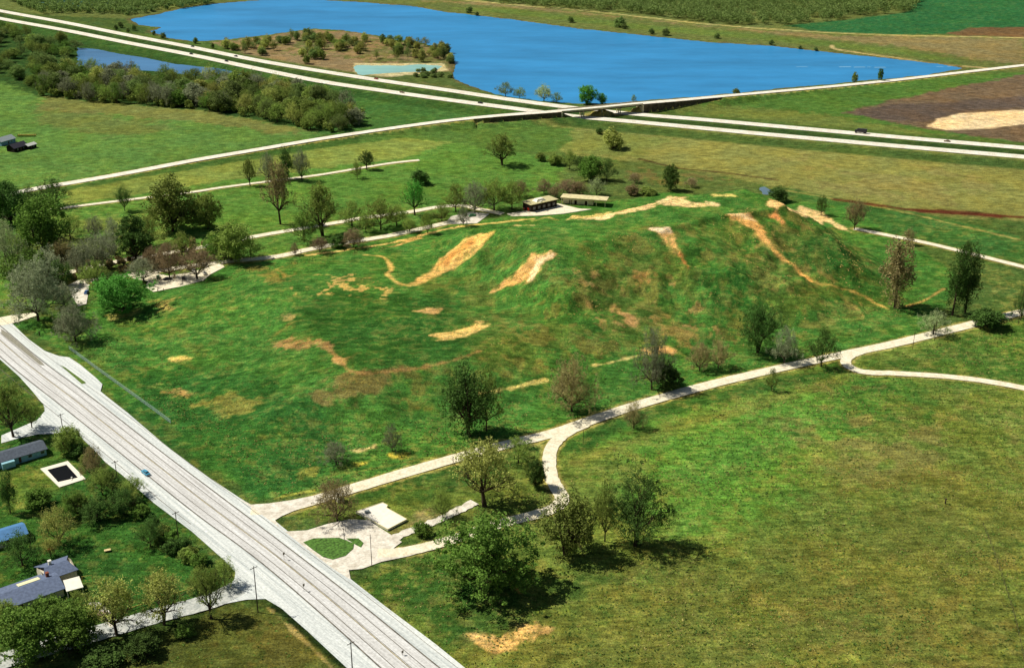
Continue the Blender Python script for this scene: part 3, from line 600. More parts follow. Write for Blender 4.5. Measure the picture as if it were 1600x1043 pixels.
# park roads
ribbon('park_road', WESTR, 6, .08, grav)
ribbon('park_road', PARKP1, 4.2, .08, grav)
ribbon('park_road', PARKP2, 5.5, .08, grav)
pxpoly('parking_lot', [(694, 350), (705, 338), (735, 331), (765, 334), (745, 349)], .07, lime)
pxpoly('parking_lot', [(205, 434), (238, 425), (262, 431), (300, 425), (345, 411), (351, 417), (330, 428), (318, 438), (285, 447), (240, 456), (226, 448), (232, 440)], .11, grav)
pxpoly('parking_lot', [(105, 446), (122, 438), (140, 445), (135, 475), (122, 478), (112, 462)], .1, lime)
pxpoly('parking_lot', [(0, 496), (20, 492), (55, 488), (60, 492), (28, 503), (5, 508), (-40, 505)], .09, grav)
ribbon('street', smooth([G(*p) for p in [(372, 918), (330, 938), (260, 957), (200, 974), (130, 995), (60, 1015), (-60, 1050)]], 6), 8.5, .09, blue, jitter=.15)
pxpoly('driveway', [(138, 942), (155, 940), (172, 955), (182, 975), (172, 980), (160, 962), (146, 955)], .12, lime)

# overpass road on its embankment
ribbon('overpass_road', [np.array([p[0], p[1], p[2] + .1]) for p in OVP], 8.2, None, con)

# ------------------------------------------------------------------ bridge
stonem = mat('bridge_concrete', C(196, 186, 150), var=.15, scale=.5)
darkst = mat('bridge_steel', C(60, 52, 42), var=.2, scale=.5)
b0, b1 = np.array(BR[0][:2]), np.array(BR[-1][:2]); bd = (b1 - b0) / np.hypot(*(b1 - b0)); bn = np.array([-bd[1], bd[0]]); bl = np.hypot(*(b1 - b0)); bang = math.atan2(bd[1], bd[0])
br = empty('road_bridge', (*(b0 + b1) / 2, 0)); tag(br, 'concrete overpass bridge carrying the two-lane road over the divided highway', 'bridge')
def rel(o): o.parent = br; o.matrix_parent_inverse = br.matrix_basis.inverted(); return o
bpy.context.view_layer.update()
def strip3(P, lo, hi, width, off):
    V, F = ribbon_geo(P, width, None, off); n = len(V)
    mb = MB().add([(a, b, c + hi) for a, b, c in V] + [(a, b, c + lo) for a, b, c in V], F + [tuple(i + n for i in f[::-1]) for f in F] + [(2 * i, 2 * i + 2, 2 * i + 2 + n, 2 * i + n) for i in range(n // 2 - 1)] + [(2 * i + 3, 2 * i + 1, 2 * i + 1 + n, 2 * i + 3 + n) for i in range(n // 2 - 1)] + [(0, 1, 1 + n, n), (n - 1, n - 2, 2 * n - 2, 2 * n - 1)])
    return mb
rel(strip3(BR, -.45, .06, 10, 0).build('deck', stonem))
for of in (-3.6, -1.2, 1.2, 3.6): rel(strip3(BR, -1.5, -.46, .5, of).build('girder', darkst))
for of in (-4.85, 4.85): rel(strip3(BR, .06, .95, .3, of).build('parapet', stonem))
for fr in (.27, .5, .73):
    c = b0 + bd * bl * fr; pr = MB(); zt = np.interp(fr, [0, 1], [BR[0][2], BR[-1][2]]) - 1.5
    pier = MB().box((c[0], c[1], zt - .8), (1.1, 8.6, .8), bang).build('pier_cap', stonem); rel(pier)
    for o_ in (-3.2, 0, 3.2):
        q = c + bn * o_; cl = MB().tube((q[0], q[1], 0), (q[0], q[1], zt - .8), .48, .42, 10).build('column', stonem); cl.parent = pier; cl.matrix_parent_inverse = (br.matrix_basis).inverted() if False else cl.matrix_parent_inverse
wallm = mat('shade_wall_dark', C(96, 84, 64), var=.3, scale=.4)  # walls added along the approaches so a shaded dark band shows below the road
for A, B in (((760, 182.5, 6.3), (872, 174, 8.4)), ((1004, 161, 8.6), (1118, 151.2, 6.1))):
    ia, ib = [min(range(len(OV2)), key=lambda i: np.hypot(*(OV2[i] - G(*q)))) for q in (A, B)]
    for of in (-4.35, 4.35):
        V, F = ribbon_geo(OVP[ia:ib + 1], 1.5, None, of); n = len(V)
        rel(MB().add([(a, b, c + .06) for a, b, c in V] + [(a, b, -.6) for a, b, c in V], F + [(2 * i, 2 * i + 2, 2 * i + 2 + n, 2 * i + n) for i in range(n // 2 - 1)] + [(2 * i + 3, 2 * i + 1, 2 * i + 1 + n, 2 * i + 3 + n) for i in range(n // 2 - 1)] + [(0, 1, 1 + n, n), (n - 1, n - 2, 2 * n - 2, 2 * n - 1)]).build('added_shade_wall', wallm))
for p, zz in ((b0 - bd * .2, BR[0][2]), (b1 + bd * .2, BR[-1][2])):
    rel(MB().box((p[0], p[1], 0), (1.4, 11.5, zz - .5), bang).build('abutment', stonem))

# ------------------------------------------------------------------ trees
def limbs(rnd, h, spread, levels=3, trunk=.35, nmain=5, r0=None, lean=0, multi=1):
    segs = []; tips = []
    r0 = r0 or h * .022
    def grow(p, d, ln, r, lv):
        q = p + d * ln * .5; d2 = (d + Vector((rnd.uniform(-.2, .2), rnd.uniform(-.2, .2), rnd.uniform(-.05, .15)))).normalized(); e = q + d2 * ln * .5
        segs.append((p, q, r, r * .8)); segs.append((q, e, r * .8, r * .58))
        if lv == 0: tips.append(e); tips.append(q); return
        for k in range(3 if lv > 1 else 3):
            a = rnd.uniform(0, 2 * pi); tl = rnd.uniform(.45, .9)
            o = d2.orthogonal().normalized(); o2 = d2.cross(o); nd = (d2 + (o * cos(a) + o2 * sin(a)) * tl + Vector((0, 0, .12))).normalized()
            grow(e if k < 2 else q, nd, ln * rnd.uniform(.55, .75), r * .55, lv - 1)
    for m_ in range(multi):
        base = Vector((rnd.uniform(-.4, .4), rnd.uniform(-.4, .4), -.3)) if multi > 1 else Vector((0, 0, -.4))
        ld = Vector((rnd.uniform(-.25, .25) if multi > 1 else lean, rnd.uniform(-.25, .25) if multi > 1 else 0, 1)).normalized()
        top = base + ld * h * trunk
        segs.append((base, base + ld * h * trunk * .5, r0 * 1.25, r0)); segs.append((base + ld * h * trunk * .5, top, r0, r0 * .85))
        grow(top, (ld + Vector((0, 0, .3))).normalized(), h * .34, r0 * .7, levels - 1)
        for k in range(nmain):
            a = 2 * pi * (k + rnd.random() * .6) / nmain; el = rnd.uniform(.35, .85)
            d = Vector((cos(a) * cos(el), sin(a) * cos(el), sin(el)))
            ln = spread * rnd.uniform(.42, .62)
            grow(base + ld * h * trunk * rnd.uniform(.75, 1), d, ln, r0 * .55, levels - 1)
    return segs, tips
def quads(cent, rad, n, size, rnd, flat=1.0, strip=1.0):
    """n small leaf faces per clump centre"""
    cent = np.asarray(cent); k = len(cent)
    P = np.repeat(cent, n, 0); d = rnd.normal(size=(k * n, 3)); d /= np.linalg.norm(d, axis=1)[:, None] + 1e-9
    P = P + d * (rnd.random((k * n, 1)) ** .45) * np.repeat(np.asarray(rad).reshape(-1, 1), n, 0) * np.array([1, 1, flat])
    a = rnd.normal(size=(k * n, 3)); a[:, 2] *= .7; a /= np.linalg.norm(a, axis=1)[:, None]; b = np.cross(a, rnd.normal(size=(k * n, 3))); b /= np.linalg.norm(b, axis=1)[:, None]
    sz = size * rnd.uniform(.6, 1.3, (k * n, 1)); a = a * sz * strip / 2; b = b * sz / strip / 2
    V = np.stack([P - a - b * .6, P + a * .3 - b, P + a + b * .5, P - a * .4 + b], 1).reshape(-1, 3)
    return V
def rawmesh(name, V, m, n=4):
    me = bpy.data.meshes.new(name); k = len(V) // n; me.vertices.add(len(V)); me.vertices.foreach_set('co', V.astype(np.float32).ravel())
    me.loops.add(len(V)); me.loops.foreach_set('vertex_index', np.arange(len(V), dtype=np.int32)); me.polygons.add(k)
    me.polygons.foreach_set('loop_start', np.arange(0, len(V), n, dtype=np.int32)); me.polygons.foreach_set('loop_total', np.full(k, n, np.int32)); me.update(); me.materials.append(m); return me
LC = {'bright': C(102, 164, 66), 'green': C(106, 136, 54), 'dark': C(84, 114, 50), 'olive': C(138, 156, 72), 'yolive': C(174, 178, 94), 'brown': C(160, 146, 98), 'rust': C(152, 132, 98), 'grey': C(148, 154, 118), 'pale': C(176, 192, 134), 'wood': C(124, 144, 76)}
bark = mat('bark', C(72, 58, 44), var=.3, scale=2); barkp = mat('pale_bark', C(150, 132, 104), var=.3, scale=2)
PROTO = {}
def proto(kind, color, var, big=0):
    key = (kind, color, var, big)
    if key in PROTO: return PROTO[key]
    seed = abs(hash_(kind + str(var))) % 10000; rnd = random.Random(seed); nr_ = np.random.RandomState(seed)
    Hh, Ww = 15.0, 13.0
    lm = leaf_mat('foliage_' + color + ('_fine' if kind in 'BT' else ''), LC[color], .3)
    def crown_pts(n, zc, rz, rx, lobes, lo=-.75, jit=.22, inner=.4):
        L_ = [(rnd.uniform(0, 2 * pi), math.asin(rnd.uniform(lo, 1)), rnd.uniform(.72, 1.1)) for _ in range(lobes)]; out = []
        for i in range(n):
            a, e, q = L_[i % lobes]; a += rnd.gauss(0, jit * 1.6); e += rnd.gauss(0, jit); rr = (rnd.random() ** inner) * q
            out.append((cos(a) * cos(e) * rr * rx, sin(a) * cos(e) * rr * rx, zc + rz * sin(e) * rr))
        return out
    if kind == 'G':
        segs, tips = limbs(rnd, Hh * .62, Ww * .5, 3, .25, 6, .42)
        cs = crown_pts(190, Hh * .5, Hh * .5, Ww * .47, 44, -.95, .3); V = quads(cs, [rnd.uniform(.7, 1.7) for _ in cs], 50, .4, nr_)
    elif kind == 'D':     # several stems, open dark leafage
        segs, tips = limbs(rnd, Hh * .8, Ww * .5, 3, .35, 3, .24, multi=5)
        cs = crown_pts(170, Hh * .5, Hh * .5, Ww * .47, 36, -1, .3) + [tuple(t) for t in tips[:60]]; V = quads(cs, [rnd.uniform(.45, 1.2) for _ in cs], 34, .34, nr_, 2.4, 1.4)
    elif kind == 'V':     # crown held high on a bare forked trunk
        segs, tips = limbs(rnd, Hh * .9, Ww * .6, 4, .3, 5, .4, multi=2)
        cs = crown_pts(170, Hh * .67, Hh * .33, Ww * .48, 36, -.85, .3) + [tuple(t) for t in rnd.sample(tips, min(60, len(tips)))]; V = quads(cs, [rnd.uniform(.5, 1.4) for _ in cs], 28, .32, nr_, 1.2, 1.3)
    elif kind == 'S':     # thin spring leaf, see-through
        segs, tips = limbs(rnd, Hh * .8, Ww * .62, 4, .25, 6, .34)
        cs = crown_pts(170, Hh * .56, Hh * .43, Ww * .48, 40, -.92, .3) + [tuple(t) for t in rnd.sample(tips, min(90, len(tips)))]; V = quads(cs, [rnd.uniform(.5, 1.4) for _ in cs], 24, .3, nr_, 1.3, 1.3)
    elif kind == 'B':     # bare, twigs and buds
        segs, tips = limbs(rnd, Hh * .85, Ww * .68, 4, .2, 8, .36)
        cs = crown_pts(240, Hh * .54, Hh * .43, Ww * .5, 60, -.9, .3, .35) + [tuple(t) for t in rnd.sample(tips, min(120, len(tips)))]; V = quads(cs, [rnd.uniform(.6, 1.4) for _ in cs], 24, .27, nr_, 1.3, strip=2.2)
    elif kind == 'T':     # tall and narrow
        segs, tips = limbs(rnd, Hh * .8, Ww * .3, 3, .5, 4, .3, lean=.04)
        cs = crown_pts(170, Hh * .52, Hh * .5, Ww * .3, 40, -1, .3) + [tuple(t) for t in rnd.sample(tips, min(60, len(tips)))]; V = quads(cs, [rnd.uniform(.5, 1.1) for _ in cs], 26, .3, nr_, 1.6, 1.5)
    else:                 # U: bush, foliage to the ground
        segs, tips = limbs(rnd, Hh * .6, Ww * .5, 2, .12, 6, .3)
        cs = crown_pts(120, Hh * .42, Hh * .55, Ww * .45, 26, -.6, .3); V = quads(cs, [rnd.uniform(1, 2) for _ in cs], 46, .55, nr_)
    if big:     # the widest trees get finer leafage, each clump broken into smaller ones
        nr2 = np.random.RandomState(seed + 1); c2 = []; r2 = []
        for c in cs:
            for k in range(2): c2.append(np.array(c) + nr2.normal(size=3) * (.8, .8, .6)); r2.append(nr2.uniform(.3, 1.15))
        V = quads(c2, r2, 62 if kind == 'G' else 34, .24 if kind == 'G' else .2, nr_, 1.1, 1.2)
    V = np.array(V); V[:, 2] = np.maximum(V[:, 2], .2)
    zmax = np.percentile(V[:, 2], 99.5); rx = np.percentile(np.hypot(V[:, 0], V[:, 1]), 97)
    mb = MB()
    for p, q, a, b in segs:
        if a > .035 or kind in 'BTSV': mb.tube(p, q, a, b, 5 if a > .12 else 3)
    cr = rawmesh('crown', V, lm)
    tm = bpy.data.meshes.new('trunk'); tm.from_pydata(mb.v, [], mb.f); tm.materials.append(barkp if kind == 'P' else bark)
    PROTO[key] = (tm, cr, zmax, 2 * rx); return PROTO[key]
def hash_(s):
    h = 5381
    for c in s: h = (h * 33 + ord(c)) & 0x7fffffff
    return h
TNAME = {'G': 'leafy_tree', 'D': 'leafy_tree', 'S': 'budding_tree', 'V': 'budding_tree', 'B': 'bare_tree', 'T': 'tall_tree', 'U': 'bush'}
TCNT = [0]
def tree_at(P, hm, wm, kind, color, label, group=None, name=None, cat=None):
    TCNT[0] += 1; tm, cr, zh, ww = proto(kind, color, TCNT[0] % (3 if kind != 'G' else 4), 1 if wm > 22 and kind in 'GDSB' and P[1] < 620 else 0)
    nm = name or TNAME[kind]
    r = empty(nm, (P[0], P[1], P[2] - .15), random.uniform(0, 2 * pi)); tag(r, label, cat or ('bush' if kind == 'U' else 'tree'), group)
    r.scale = (wm / ww, wm / ww, hm / zh)
    for n_, d_ in (('trunk', tm), ('crown', cr)):
        o = bpy.data.objects.new(n_ if kind != 'U' or n_ == 'crown' else 'stem', d_); COL.objects.link(o); o.parent = r
    return r
def pxscale(P):
    zc = P[1] * cos(PITCH) + (CH - P[2]) * sin(PITCH); sc = FOC / zc; dep = math.atan2(CH - P[2], P[1]); return sc, sc * cos(dep) 
def tree(bx, by, hp, wp, kind, color, label, group=None):
    P = hit([(bx, by)])[0]; sc, vs = pxscale(P); hp *= 1.04; wp *= 1.06; hm = max((hp - .26 * wp * sin(math.atan2(CH, P[1]))) / vs, hp * .6 / vs)
    return tree_at(P, hm, wp / sc, kind, color, label, group)
T = [
 (755, 918, 122, 160, 'G', 'green', 'largest leafy green tree, in the grass between gravel loop and highway field'),
 (885, 866, 100, 84, 'D', 'olive', 'yellow-olive budding tree just right of the largest green tree'),
 (992, 850, 124, 104, 'D', 'dark', 'dark many-stemmed tree at the edge of the big open field'),
 (945, 845, 95, 40, 'S', 'olive', 'slim budding tree touching the left side of the dark many-stemmed tree'),
 (757, 790, 108, 105, 'V', 'yolive', 'see-through olive tree with dark trunk beside the gravel road, behind the largest green tree'),
 (527, 812, 70, 72, 'B', 'brown', 'bare brown tree standing on the grass wedge by the road junction'),
 (893, 642, 88, 88, 'B', 'brown', 'rounded bare brown tree between the mound and the gravel road'),
 (733, 680, 112, 74, 'D', 'dark', 'dark open-crowned tree at the near foot of the mound'),
 (760, 672, 100, 50, 'S', 'olive', 'thin olive tree right beside the dark open-crowned tree near the mound foot'),
 (1018, 608, 98, 66, 'B', 'grey', 'tall grey-brown bare tree at the foot of the eroded mound slope'),
 (1040, 604, 40, 45, 'U', 'dark', 'dark bush leaning against the tall grey-brown bare tree'),
 (1093, 578, 46, 42, 'B', 'brown', 'left one of two low spreading brown trees at the mound foot'),
 (1122, 574, 46, 48, 'B', 'brown', 'right one of two low spreading brown trees at the mound foot'),
 (1183, 550, 88, 72, 'D', 'dark', 'dark green tree at the mound foot with a gully slope behind it'),
 (1283, 572, 62, 48, 'S', 'dark', 'small dark tree on the road edge just left of the gravel fork'),
 (1225, 566, 58, 54, 'B', 'grey', 'grey bare tree left of the gravel fork, on the mound side of the road'),
 (1398, 480, 108, 50, 'T', 'brown', 'tall brown bare tree alone at the far corner of the mound'),
 (1488, 492, 105, 34, 'T', 'dark', 'left trunk of the tall dark pair at the right side, beyond the gravel road'),
 (1508, 488, 104, 34, 'T', 'dark', 'right trunk of the tall dark pair at the right side, beyond the gravel road'),
 (1543, 510, 34, 52, 'U', 'dark', 'low dark arching thicket on the gravel road edge at the right'),
 (1458, 522, 40, 50, 'S', 'pale', 'pale hazy budding tree on the gravel road edge at the right'),
 (990, 668, 46, 42, 'B', 'brown', 'small brown bare tree overhanging the gravel road'),
 (1205, 610, 36, 22, 'S', 'olive', 'little sapling on the field side of the gravel road'),
 (525, 724, 38, 48, 'B', 'grey', 'thin grey sapling left of the yellow grass patches below the mound'),
 (613, 704, 44, 34, 'B', 'grey', 'thin grey sapling right of the yellow grass patches below the mound'),
 (838, 762, 44, 30, 'G', 'dark', 'small dark green tree inside the curve of the gravel loop'),
 (810, 722, 44, 50, 'S', 'olive', 'olive budding tree hanging over the gravel road above the loop'),
 (692, 808, 50, 44, 'B', 'olive', 'thin brownish tree beside the broken gravel track'),
 (660, 835, 22, 30, 'U', 'green', 'green bush between the two gravel tracks'),
 (785, 258, 50, 50, 'V', 'olive', 'lone round tree on the bright lawn behind the mound'),
 (648, 336, 54, 40, 'V', 'bright', 'bright green tree next to the park road'),
 (657, 287, 24, 28, 'U', 'dark', 'small dark round evergreen on the lawn behind the bright green tree'),
 (391, 290, 42, 24, 'V', 'olive', 'small slim tree on the thin lawn road, leftmost of its row'),
 (449, 280, 50, 24, 'T', 'dark', 'dark narrow tree on the thin lawn road'),
 (472, 283, 50, 28, 'B', 'grey', 'grey bare tree right of the dark narrow one on the lawn road'),
 (420, 282, 44, 30, 'B', 'grey', 'grey bare tree left of the dark narrow one on the lawn road'),
 (438, 350, 96, 46, 'V', 'brown', 'tall crooked brown tree rising from the middle of the lawn'),
 (195, 329, 40, 26, 'B', 'dark', 'small dark bare tree alone on the left lawn'),
 (558, 278, 26, 20, 'S', 'olive', 'small sapling with long shadow near the end of the lawn road'),
 (573, 265, 30, 28, 'V', 'dark', 'dark small tree near the end of the lawn road'),
 (270, 360, 84, 74, 'G', 'olive', 'broad olive tree with black shadow in the middle of the left lawn'),
 (325, 357, 54, 42, 'G', 'olive', 'olive round tree just right of the broad one on the left lawn'),
 (362, 406, 60, 62, 'G', 'olive', 'olive green tree beside the parking road at the mound corner'),
 (213, 408, 72, 54, 'G', 'dark', 'dark green tree above the parking lot'),
 (180, 400, 60, 44, 'S', 'grey', 'greyish tree to the left of the dark one above the parking lot'),
 (75, 398, 92, 80, 'G', 'green', 'big green tree at the left, in front of the lawn road'),
 (18, 350, 66, 54, 'G', 'dark', 'dark green tree at the left edge beside the lawn road'),
 (85, 322, 46, 52, 'S', 'dark', 'dark thin tree where the overpass road meets the left edge'),
 (48, 330, 40, 40, 'S', 'dark', 'dark thin tree between the left edge and the lawn road'),
 (190, 487, 62, 88, 'G', 'bright', 'bright green low tree beside the parking lot'),
 (60, 500, 102, 100, 'B', 'grey', 'large grey-olive bare tree by the highway turn-off at the left'),
 (118, 532, 62, 78, 'B', 'grey', 'spreading grey bare tree at the corner of the mound lawn'),
 (20, 445, 92, 62, 'S', 'pale', 'pale hazy tree at the left edge above the turn-off'),
 (45, 450, 60, 70, 'G', 'green', 'green tree behind the large grey-olive bare tree'),
 (132, 432, 60, 66, 'B', 'grey', 'grey bare tree behind the small parking area'),
 (160, 420, 60, 56, 'B', 'grey', 'silvery bare tree right of the small parking area'),
 (100, 410, 40, 50, 'B', 'brown', 'brown bare tree left of the small parking area'),
 (265, 434, 58, 60, 'B', 'rust', 'rust-brown tree over the left half of the parking lot'),
 (308, 436, 54, 62, 'B', 'rust', 'rust-brown tree over the right half of the parking lot'),
 (240, 418, 36, 40, 'B', 'rust', 'small rust-brown tree at the back of the parking lot'),
 (505, 368, 82, 66, 'V', 'olive', 'see-through olive tree left of the park road bend'),
 (475, 376, 46, 54, 'S', 'green', 'thin green tree below the see-through olive one'),
 (595, 358, 52, 58, 'S', 'olive', 'olive budding tree between the two park roads'),
 (620, 352, 34, 40, 'S', 'olive', 'olive budding tree leaning to the bright green one'),
 (500, 394, 26, 30, 'B', 'rust', 'small rust-brown round tree on the park road edge'),
 (553, 386, 32, 40, 'B', 'rust', 'larger rust-brown round tree on the park road edge'),
 (461, 398, 20, 18, 'B', 'rust', 'tiny brown sapling on the park road edge'),
 (528, 385, 20, 26, 'U', 'dark', 'dark low bush between the rust-brown park road trees'),
 (668, 364, 34, 26, 'B', 'olive', 'slim bare tree on the path along the mound top left'),
 (724, 352, 34, 24, 'B', 'grey', 'slim bare tree in front of the far parking lot'),
 (712, 330, 44, 46, 'S', 'olive', 'olive tree behind the far parking lot'),
 (742, 332, 50, 50, 'B', 'grey', 'grey bare tree behind the far parking lot'),
 (772, 328, 50, 50, 'S', 'olive', 'olive tree left of the park building'),
 (800, 326, 44, 44, 'S', 'olive', 'olive tree touching the left side of the park building'),
 (812, 308, 28, 30, 'B', 'brown', 'brown tree behind the left end of the park building'),
 (850, 302, 24, 34, 'B', 'rust', 'left rust-brown tree behind the park building'),
 (890, 305, 28, 44, 'B', 'rust', 'right rust-brown tree behind the park building'),
 (932, 304, 28, 30, 'S', 'pale', 'pale budding tree behind the right end of the building'),
 (845, 251, 13, 16, 'U', 'olive', 'first and smallest bush of the hedge row behind the park lawn'),
 (868, 257, 19, 24, 'U', 'olive', 'second bush of the hedge row behind the park lawn'),
 (890, 264, 30, 26, 'S', 'olive', 'third, taller tree of the hedge row behind the park lawn'),
 (908, 268, 26, 26, 'S', 'dark', 'fourth tree of the hedge row behind the park lawn'),
 (922, 282, 38, 38, 'G', 'green', 'green full tree right of the hedge row'),
 (948, 282, 36, 34, 'S', 'dark', 'dark tree at the right end of the hedge row'),
 (1047, 297, 40, 26, 'G', 'dark', 'upright dark green tree standing behind the mound summit'),
 (958, 232, 32, 32, 'U', 'yolive', 'yellow-olive bush in the field below the bridge'),
 (937, 209, 9, 12, 'U', 'dark', 'tiny dark bush beside the lower carriageway below the bridge'),
 (988, 304, 16, 22, 'U', 'brown', 'left brown scrub behind the summit path'),
 (1012, 303, 12, 26, 'U', 'olive', 'right olive scrub behind the summit path'),
 (992, 285, 16, 22, 'B', 'rust', 'small rust bare tree in scrub behind the summit'),
 (1080, 292, 16, 26, 'B', 'rust', 'rust bare shrub right of the upright dark tree'),
 (1335, 358, 50, 36, 'B', 'brown', 'brown bare tree at the start of the gravel lane behind the mound'),
 (1283, 336, 32, 22, 'S', 'dark', 'thin dark tree behind the right rim of the summit'),
 (1216, 314, 22, 32, 'U', 'dark', 'dark bush by the creek pool behind the summit'),
 (1420, 382, 28, 18, 'B', 'brown', 'small bare tree on the gravel lane, left of the two'),
 (1511, 402, 28, 18, 'B', 'dark', 'small dark tree on the gravel lane, right of the two'),
 (1595, 500, 58, 34, 'B', 'dark', 'dark bare tree cut by the right edge beside the gravel road'),
 (790, 153, 22, 28, 'S', 'olive', 'leftmost lakeshore tree left of the bridge'),
 (812, 154, 18, 22, 'S', 'olive', 'second lakeshore tree left of the bridge'),
 (850, 159, 27, 30, 'S', 'pale', 'pale round lakeshore tree left of the bridge'),
 (870, 160, 16, 20, 'S', 'olive', 'small lakeshore tree by the pale round one'),
 (917, 163, 29, 30, 'G', 'bright', 'bright green lakeshore tree behind the bridge'),
 (941, 163, 17, 15, 'G', 'bright', 'smaller bright green lakeshore tree behind the bridge'),
 (990, 160, 12, 10, 'S', 'olive', 'small shore sapling right of the bright pair'),
 (1335, 130, 17, 9, 'U', 'olive', 'left small tree in front of the lake beside the causeway road'),
 (1375, 127, 18, 9, 'U', 'dark', 'right small tree in front of the lake beside the causeway road'),
 (1150, 148, 10, 12, 'U', 'olive', 'bush where the causeway road meets the lake'),
 (22, 682, 88, 62, 'V', 'olive', 'tall olive tree in front of the slate-roofed house'),
 (50, 668, 50, 36, 'S', 'olive', 'slim tree beside the house driveway'),
 (110, 706, 42, 44, 'G', 'olive', 'rounded tree at the corner of driveway and highway'),
 (92, 850, 64, 60, 'S', 'yolive', 'yellow-olive tree in the yard below the pool'),
 (148, 746, 54, 46, 'B', 'brown', 'brown tree between pool and highway'),
 (160, 772, 44, 52, 'S', 'olive', 'olive tree right of the pool'),
 (150, 812, 40, 56, 'D', 'dark', 'dark tree below the pool, left of its neighbour'),
 (190, 802, 42, 54, 'D', 'dark', 'dark tree below the pool, nearer the highway'),
 (16, 800, 62, 22, 'T', 'dark', 'narrow dark cypress at the left edge by the lawn'),
 (104, 812, 30, 42, 'S', 'green', 'green tree at the lower corner of the pool yard'),
 (60, 790, 30, 40, 'U', 'green', 'green bush on the lawn left of the pool yard trees'),
 (235, 852, 42, 46, 'B', 'dark', 'small dark bare tree in the middle of the corner yard'),
 (35, 882, 58, 64, 'S', 'dark', 'dark tree between the blue roof and the long grey roof'),
 (80, 870, 34, 30, 'S', 'yolive', 'yellow-olive small tree by the long grey roof'),
 (330, 965, 82, 54, 'V', 'olive', 'roadside tree nearest the highway on the lower street'),
 (256, 975, 86, 76, 'V', 'yolive', 'second roadside tree from the highway on the lower street'),
 (182, 992, 92, 86, 'V', 'yolive', 'third roadside tree from the highway, by the driveway mouth'),
 (118, 1010, 74, 84, 'G', 'green', 'green roadside tree left of the driveway mouth'),
 (45, 1030, 84, 96, 'G', 'green', 'green roadside tree in the bottom left corner'),
 (12, 990, 50, 50, 'G', 'olive', 'olive tree below the long grey roof at the left edge'),
 (82, 968, 40, 56, 'G', 'green', 'green tree below the middle of the long grey roof'),
 (125, 955, 36, 44, 'S', 'olive', 'small olive tree under the white carport'),
 (352, 915, 46, 42, 'S', 'olive', 'small olive tree in the corner of street and highway'),
 (310, 918, 34, 40, 'S', 'olive', 'pale small tree behind the guard rail near the corner'),
 (225, 1022, 34, 48, 'U', 'dark', 'dark bush on the near side of the lower street'),
 (290, 992, 18, 30, 'U', 'green', 'low green bush on the near side of the lower street'),
 (165, 1035, 30, 60, 'U', 'dark', 'wide dark thicket at the bottom near the lower street'),
 (110, 372, 40, 46, 'S', 'olive', 'hazy olive tree right of the big green tree at the left'),
 (150, 372, 36, 40, 'B', 'grey', 'low grey tree in the middle of the left tree group'),
 (235, 385, 50, 50, 'S', 'olive', 'olive tree right of the dark one above the parking lot'),
 (285, 400, 40, 44, 'S', 'olive', 'olive tree behind the rust-brown parking lot trees'),
 (335, 405, 40, 40, 'S', 'green', 'small green tree left of the olive one at the mound corner'),
 (392, 402, 34, 40, 'S', 'olive', 'small olive tree right of the olive one at the mound corner'),
 (172, 455, 30, 46, 'G', 'dark', 'low dark tree behind the bright green one'),
 (75, 440, 56, 60, 'S', 'grey', 'greyish tree right of the green one at the left edge'),
 (8, 400, 60, 50, 'S', 'pale', 'pale hazy tree cut by the left edge, below the lawn road'),
 (35, 405, 50, 50, 'S', 'olive', 'olive tree between the pale edge tree and the big green one'),
 (10, 335, 50, 50, 'G', 'dark', 'dark green tree at the left edge beside the overpass road end'),
 (100, 480, 40, 50, 'B', 'grey', 'grey bare tree just right of the large grey-olive bare tree'),
 (300, 345, 30, 30, 'U', 'dark', 'dark bush in the shade between the two olive lawn trees'),
 (640, 362, 24, 26, 'S', 'olive', 'low olive tree between park road and mound path'),
 (572, 362, 30, 34, 'S', 'olive', 'low olive tree left of the two park road trees'),
 (122, 800, 40, 54, 'D', 'green', 'dark green tree at the foot of the pool lawn'),
 (208, 775, 34, 40, 'S', 'olive', 'olive tree between pool group and highway'),
 (60, 905, 0.1, 0.1, 'U', 'dark', None),
 (225, 440, 40, 50, 'B', 'grey', 'grey bare tree at the left end of the parking lot'),
 (150, 448, 44, 50, 'S', 'olive', 'olive tree overhanging the back of the small parking area'),
 (95, 448, 44, 50, 'D', 'dark', 'dark tree left of the small parking area'),
 (345, 398, 34, 40, 'S', 'dark', 'thin dark tree on the park road behind the mound corner'),
 (550, 352, 40, 50, 'S', 'olive', 'olive tree on the lawn between the two olive park trees'),
 (690, 345, 30, 40, 'B', 'olive', 'thin bare tree at the left end of the far parking lot'),
 (868, 309, 20, 28, 'B', 'brown', 'brown thicket between the two park buildings'),
 (905, 306, 24, 34, 'B', 'brown', 'brown bare tree behind the long flat shelter'),
]
T = [r for r in T if r[6]]
for row in T: tree(*row)
hb = [(122, 712), (136, 724), (168, 752), (182, 764), (206, 788), (222, 806), (240, 822), (256, 832), (272, 846), (288, 858), (300, 868), (252, 850), (268, 862), (292, 874), (312, 880)]
for k, (a, b) in enumerate(hb):
    tree(a, b, random.uniform(14, 22), random.uniform(18, 28), 'U', ['dark', 'olive', 'green'][k % 3], ['dark green', 'olive', 'fresh green'][k % 3] + ' low bush of the hedge, number %d along the highway from the driveway' % (k + 1), 'hedge bushes along the highway')
def scatter(px, n, mind, seed):
    P = np.array([G(*p) for p in px]); r = random.Random(seed); out = []; tries = 0
    a, b = P.min(0), P.max(0)
    while len(out) < n and tries < 30000:
        tries += 1; q = np.array([r.uniform(a[0], b[0]), r.uniform(a[1], b[1])])
        if not inpoly(q[0], q[1], P) : continue
        if all(np.hypot(*(q - o)) > mind for o in out): out.append(q)
    return out
rs = random.Random(5)
